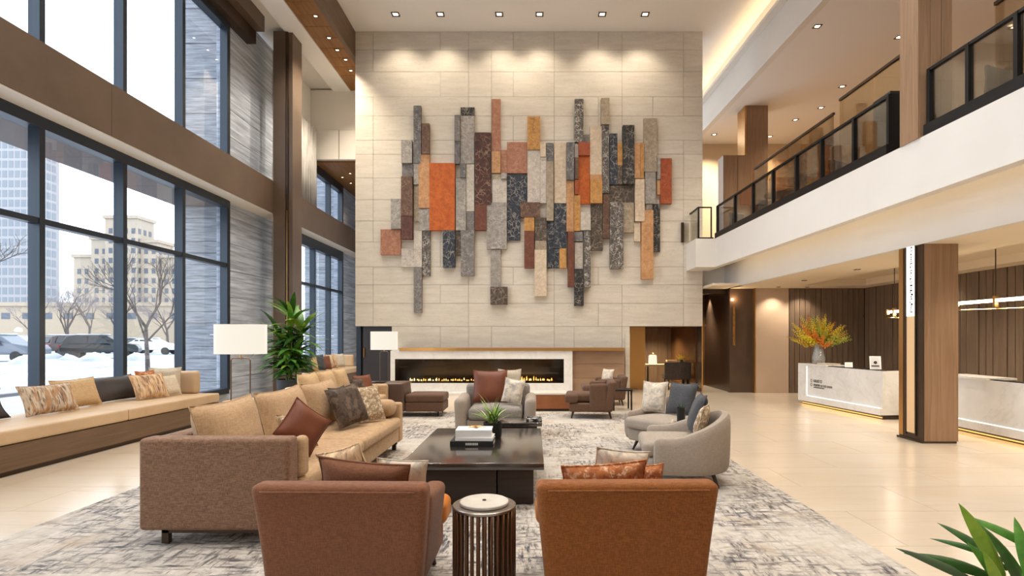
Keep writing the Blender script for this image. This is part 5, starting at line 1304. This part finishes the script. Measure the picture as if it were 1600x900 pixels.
def car(label, x, y, rz, col, kind='suv'):
    o = thing('car', label, 'car', (x, y, -.05), rz, 'parked cars')
    v_, f_, hs = carmesh(kind)
    b_ = MB().add(v_, f_).build('body', plain('car_paint', col, .3, .2), o)
    md = b_.modifiers.new('bev', 'BEVEL'); md.width = .06; md.segments = 2
    z1 = 1.58 if kind == 'suv' else 1.34; z0 = 1.1 if kind == 'suv' else .98; xa, xb = (-1.85, .62) if kind == 'suv' else (-1.25, .75)
    for s_ in (-1, 1):
        for p0, p1, q0, q1 in ((xa, -.75, xa + .25, -.75), (-.65, xb, -.65, xb - .55)):
            MB().add([(p0, s_ * .915, z0), (p1, s_ * .915, z0), (q1, s_ * .80, z1), (q0, s_ * .80, z1), (p0, s_ * .88, z0), (p1, s_ * .88, z0), (q1, s_ * .74, z1), (q0, s_ * .74, z1)], [(0, 1, 2, 3), (4, 7, 6, 5), (0, 4, 5, 1), (1, 5, 6, 2), (2, 6, 7, 3), (3, 7, 4, 0)]).build('side_window', cg, o)
    rxw = hs[2][0] - .02
    MB().add([(rxw - .0, -.68, z0 + .04), (rxw, .68, z0 + .04), (rxw + .27, .62, z1), (rxw + .27, -.62, z1)], [(0, 1, 2, 3)]).build('rear_window', cg, o)
    for s_ in (-1, 1):
        for xx in (-1.45, 1.42): MB().cyl((xx, s_ * .72, .33), (xx, s_ * .93, .33), .33, None, 18).build('wheel', M['blackm'], o, True)
        box('tail_light', (-2.36, s_ * .78 - .1, .8), (-2.25, s_ * .78 + .1, 1.0), plain('tail_red', (150, 30, 26), .3) if 'tail_red' not in bpy.data.materials else bpy.data.materials['tail_red'], o)
    sn = MB().soft((-1.4 if kind == 'suv' else -.9, -.66, 0), (.4, .66, .1), .05, n=3, k=2).build('roof_snow', snow.m, o, True); sn.location.z = 1.69 if kind == 'suv' else 1.41
    return o
def at(u, Y): return PX(u, Y), Y
for u, Y, rz, col, kd, lb in ((5, 36, 5, (96, 102, 112), 'suv', 'grey snow dusted pickup sized car at the left window edge'), (66, 51, 150, (70, 74, 82), 'sedan', 'dark sedan half hidden behind the grey car'), (112, 46, 75, (58, 48, 50), 'suv', 'dark maroon car seen from behind between the first two mullions'), (160, 41, 28, (40, 42, 46), 'suv', 'black car parked beside the dark maroon one'),
                              (202, 54, 15, (34, 38, 44), 'sedan', 'black sedan behind the second mullion'), (238, 50, 10, (214, 216, 220), 'sedan', 'white sedan parked behind the street tree'), (40, 64, 0, (206, 208, 212), 'suv', 'white car in the back row of the street')):
    x, y = at(u, Y); car(lb, x, y, R(rz), col, kd)
for k, (u, Y, s_) in enumerate(((82, 40, .9), (148, 36, 1.1), (108, 38, .7), (214, 37, 1.0), (40, 32, 1.0))):
    x, y = at(u, Y); m_ = MB().lathe([(0, .55 * s_), (.3 * s_, .45 * s_), (.7 * s_, .2 * s_), (1.0 * s_, 0)][::-1], 12).build('snow_pile', snow.m, None, True); m_.location = (x, y, -.05)
    tag(m_, ('low snow heap beside the dark sedan', 'tall snow heap before the black car', 'small snow heap behind the maroon car', 'snow heap right of the black sedan', 'broad snow heap near the grey car')[k], 'snow pile')
# trees
bark = plain('winter_bark', (72, 63, 60), .9, col2=(96, 88, 86), scale=4)
frost = plain('frosted_twigs', (128, 120, 120), .9)
def tree(label, x, y, h_, r_, seed, depth=5, twm=None, spread=.5):
    o = thing('street_tree', label, 'tree', (x, y, -.05)); rr = random.Random(seed); tk = MB(); tw_ = MB(); br = MB()
    def grow(p, d_, ln, rad, lv):
        pts = [p]; q = Vector(p); dd = Vector(d_)
        for i in range(3): jj = .03 if lv == 0 else .12; dd = (dd + Vector((rr.uniform(-jj, jj), rr.uniform(-jj, jj), rr.uniform(0, .10)))).normalized(); q = q + dd * ln / 3; pts.append(q.copy())
        mb = tk if lv == 0 else (br if lv < 3 else tw_)
        mb.tube(pts, [rad, rad * .9, rad * .8, rad * .68], 6 if lv < 2 else (4 if lv < 3 else 3))
        if lv >= depth: return
        for k in range(4 if lv == 0 else (3 if lv < 3 else 4)):
            a = rr.uniform(0, 2 * PI); tl = rr.uniform(.25, .75) * (spread / .5)
            ax = dd.orthogonal().normalized(); ax.rotate(Matrix.Rotation(a, 3, dd)); nd_ = dd.copy(); nd_.rotate(Matrix.Rotation(tl, 3, ax))
            start = pts[-1] if k < 2 else pts[2]
            grow(start, nd_, ln * rr.uniform(.58, .8), rad * (.62 if k < 2 else .45), lv + 1)
    grow(Vector((0, 0, 0)), Vector((0, 0, 1)), h_ * .30, r_, 0)
    tk.build('trunk', bark, o, True); br.build('branches', bark, o, True); t_ = tw_.build('twigs', twm or bark, o); t_['kind'] = 'stuff'
    return o
p = fl(231, 579); tree('bare young tree with clear trunk seen through the third window bay', p.x, p.y, 6.6, .10, 4, 5)
for k, (u, Y, h_, lb) in enumerate(((105, 53, 8, 'frosted bare tree behind the maroon car'), (140, 74, 10, 'frosted bare tree right of the maroon car'), (20, 30, 9, 'dark bare tree reaching in from the left window edge'), (188, 64, 9, 'frosted bare tree in front of the beige apartment block'), (55, 80, 10, 'small frosted tree behind the grey car'), (262, 62, 8, 'frosted bare tree beside the stone fin'))):
    x, y = at(u - (40 if k == 2 else 0), Y); tree(lb, x, y, h_, .16, 40 + k, 5, frost if k != 2 else bark, .55)
# buildings
def building(label, blocks, wall, glassm, ww, wh, px_, pz_, face_y, dpt=5.0, roofm=None):
    o = thing('apartment_building', label, 'building', (blocks[0][0], face_y, -.05)); cx = o.location.x
    wn_ = MB(); first = True
    for x0, x1, z1, yo in blocks:
        box('block', (x0 - cx, yo, 0), (x1 - cx, yo + dpt, z1), wall, o)
        box('parapet', (x0 - cx - .3, yo - .3, z1), (x1 - cx + .3, yo + dpt + .3, z1 + .6), roofm or wall, o)
        x = x0 + px_ * .5
        while x + ww < x1:
            z = 4.5
            while z + wh < z1 - .5:
                wn_.box((x - cx, yo - .04, z), (x + ww - cx, yo + .1, z + wh)); z += pz_
            x += px_
        xs = yo + .4
        while xs < yo + dpt - ww:
            z = 4.5
            while z + wh < z1 - .5: wn_.box((x1 - cx - .1, xs, z), (x1 - cx + .04, xs + ww, z + wh)); z += pz_
            xs += px_
    q = wn_.build('windows', glassm, o); q['kind'] = 'stuff'
    return o
bw = plain('far_window', (78, 86, 98), .3); bw2 = plain('tower_glazing', (112, 118, 126), .4)
Yt = 120
building('tall grey glass tower rising left of the first mullions', [(PX(-60, Yt), PX(62, Yt), 62, 0)], plain('tower_concrete', (150, 148, 150), .8), bw2, 1.0, 1.5, 1.35, 2.1, Yt)
Yb = 110
building('beige stepped apartment block behind the frosted trees', [(PX(102, Yb), PX(140, Yb), 17.6, 2), (PX(136, Yb), PX(172, Yb), 21, 1), (PX(164, Yb), PX(214, Yb), 25, 0), (PX(214, Yb), PX(241, Yb), 20.4, 1), (PX(241, Yb), PX(290, Yb), 17.5, 2)], plain('beige_masonry', (170, 158, 142), .85), bw, .75, 1.05, 1.5, 1.95, Yb)
Ys = 90
building('low beige street building behind the parked cars', [(PX(-80, Ys), PX(300, Ys), 6.6, 0)], plain('low_masonry', (166, 150, 130), .85), bw, 1.4, 1.0, 3.4, 3, Ys)
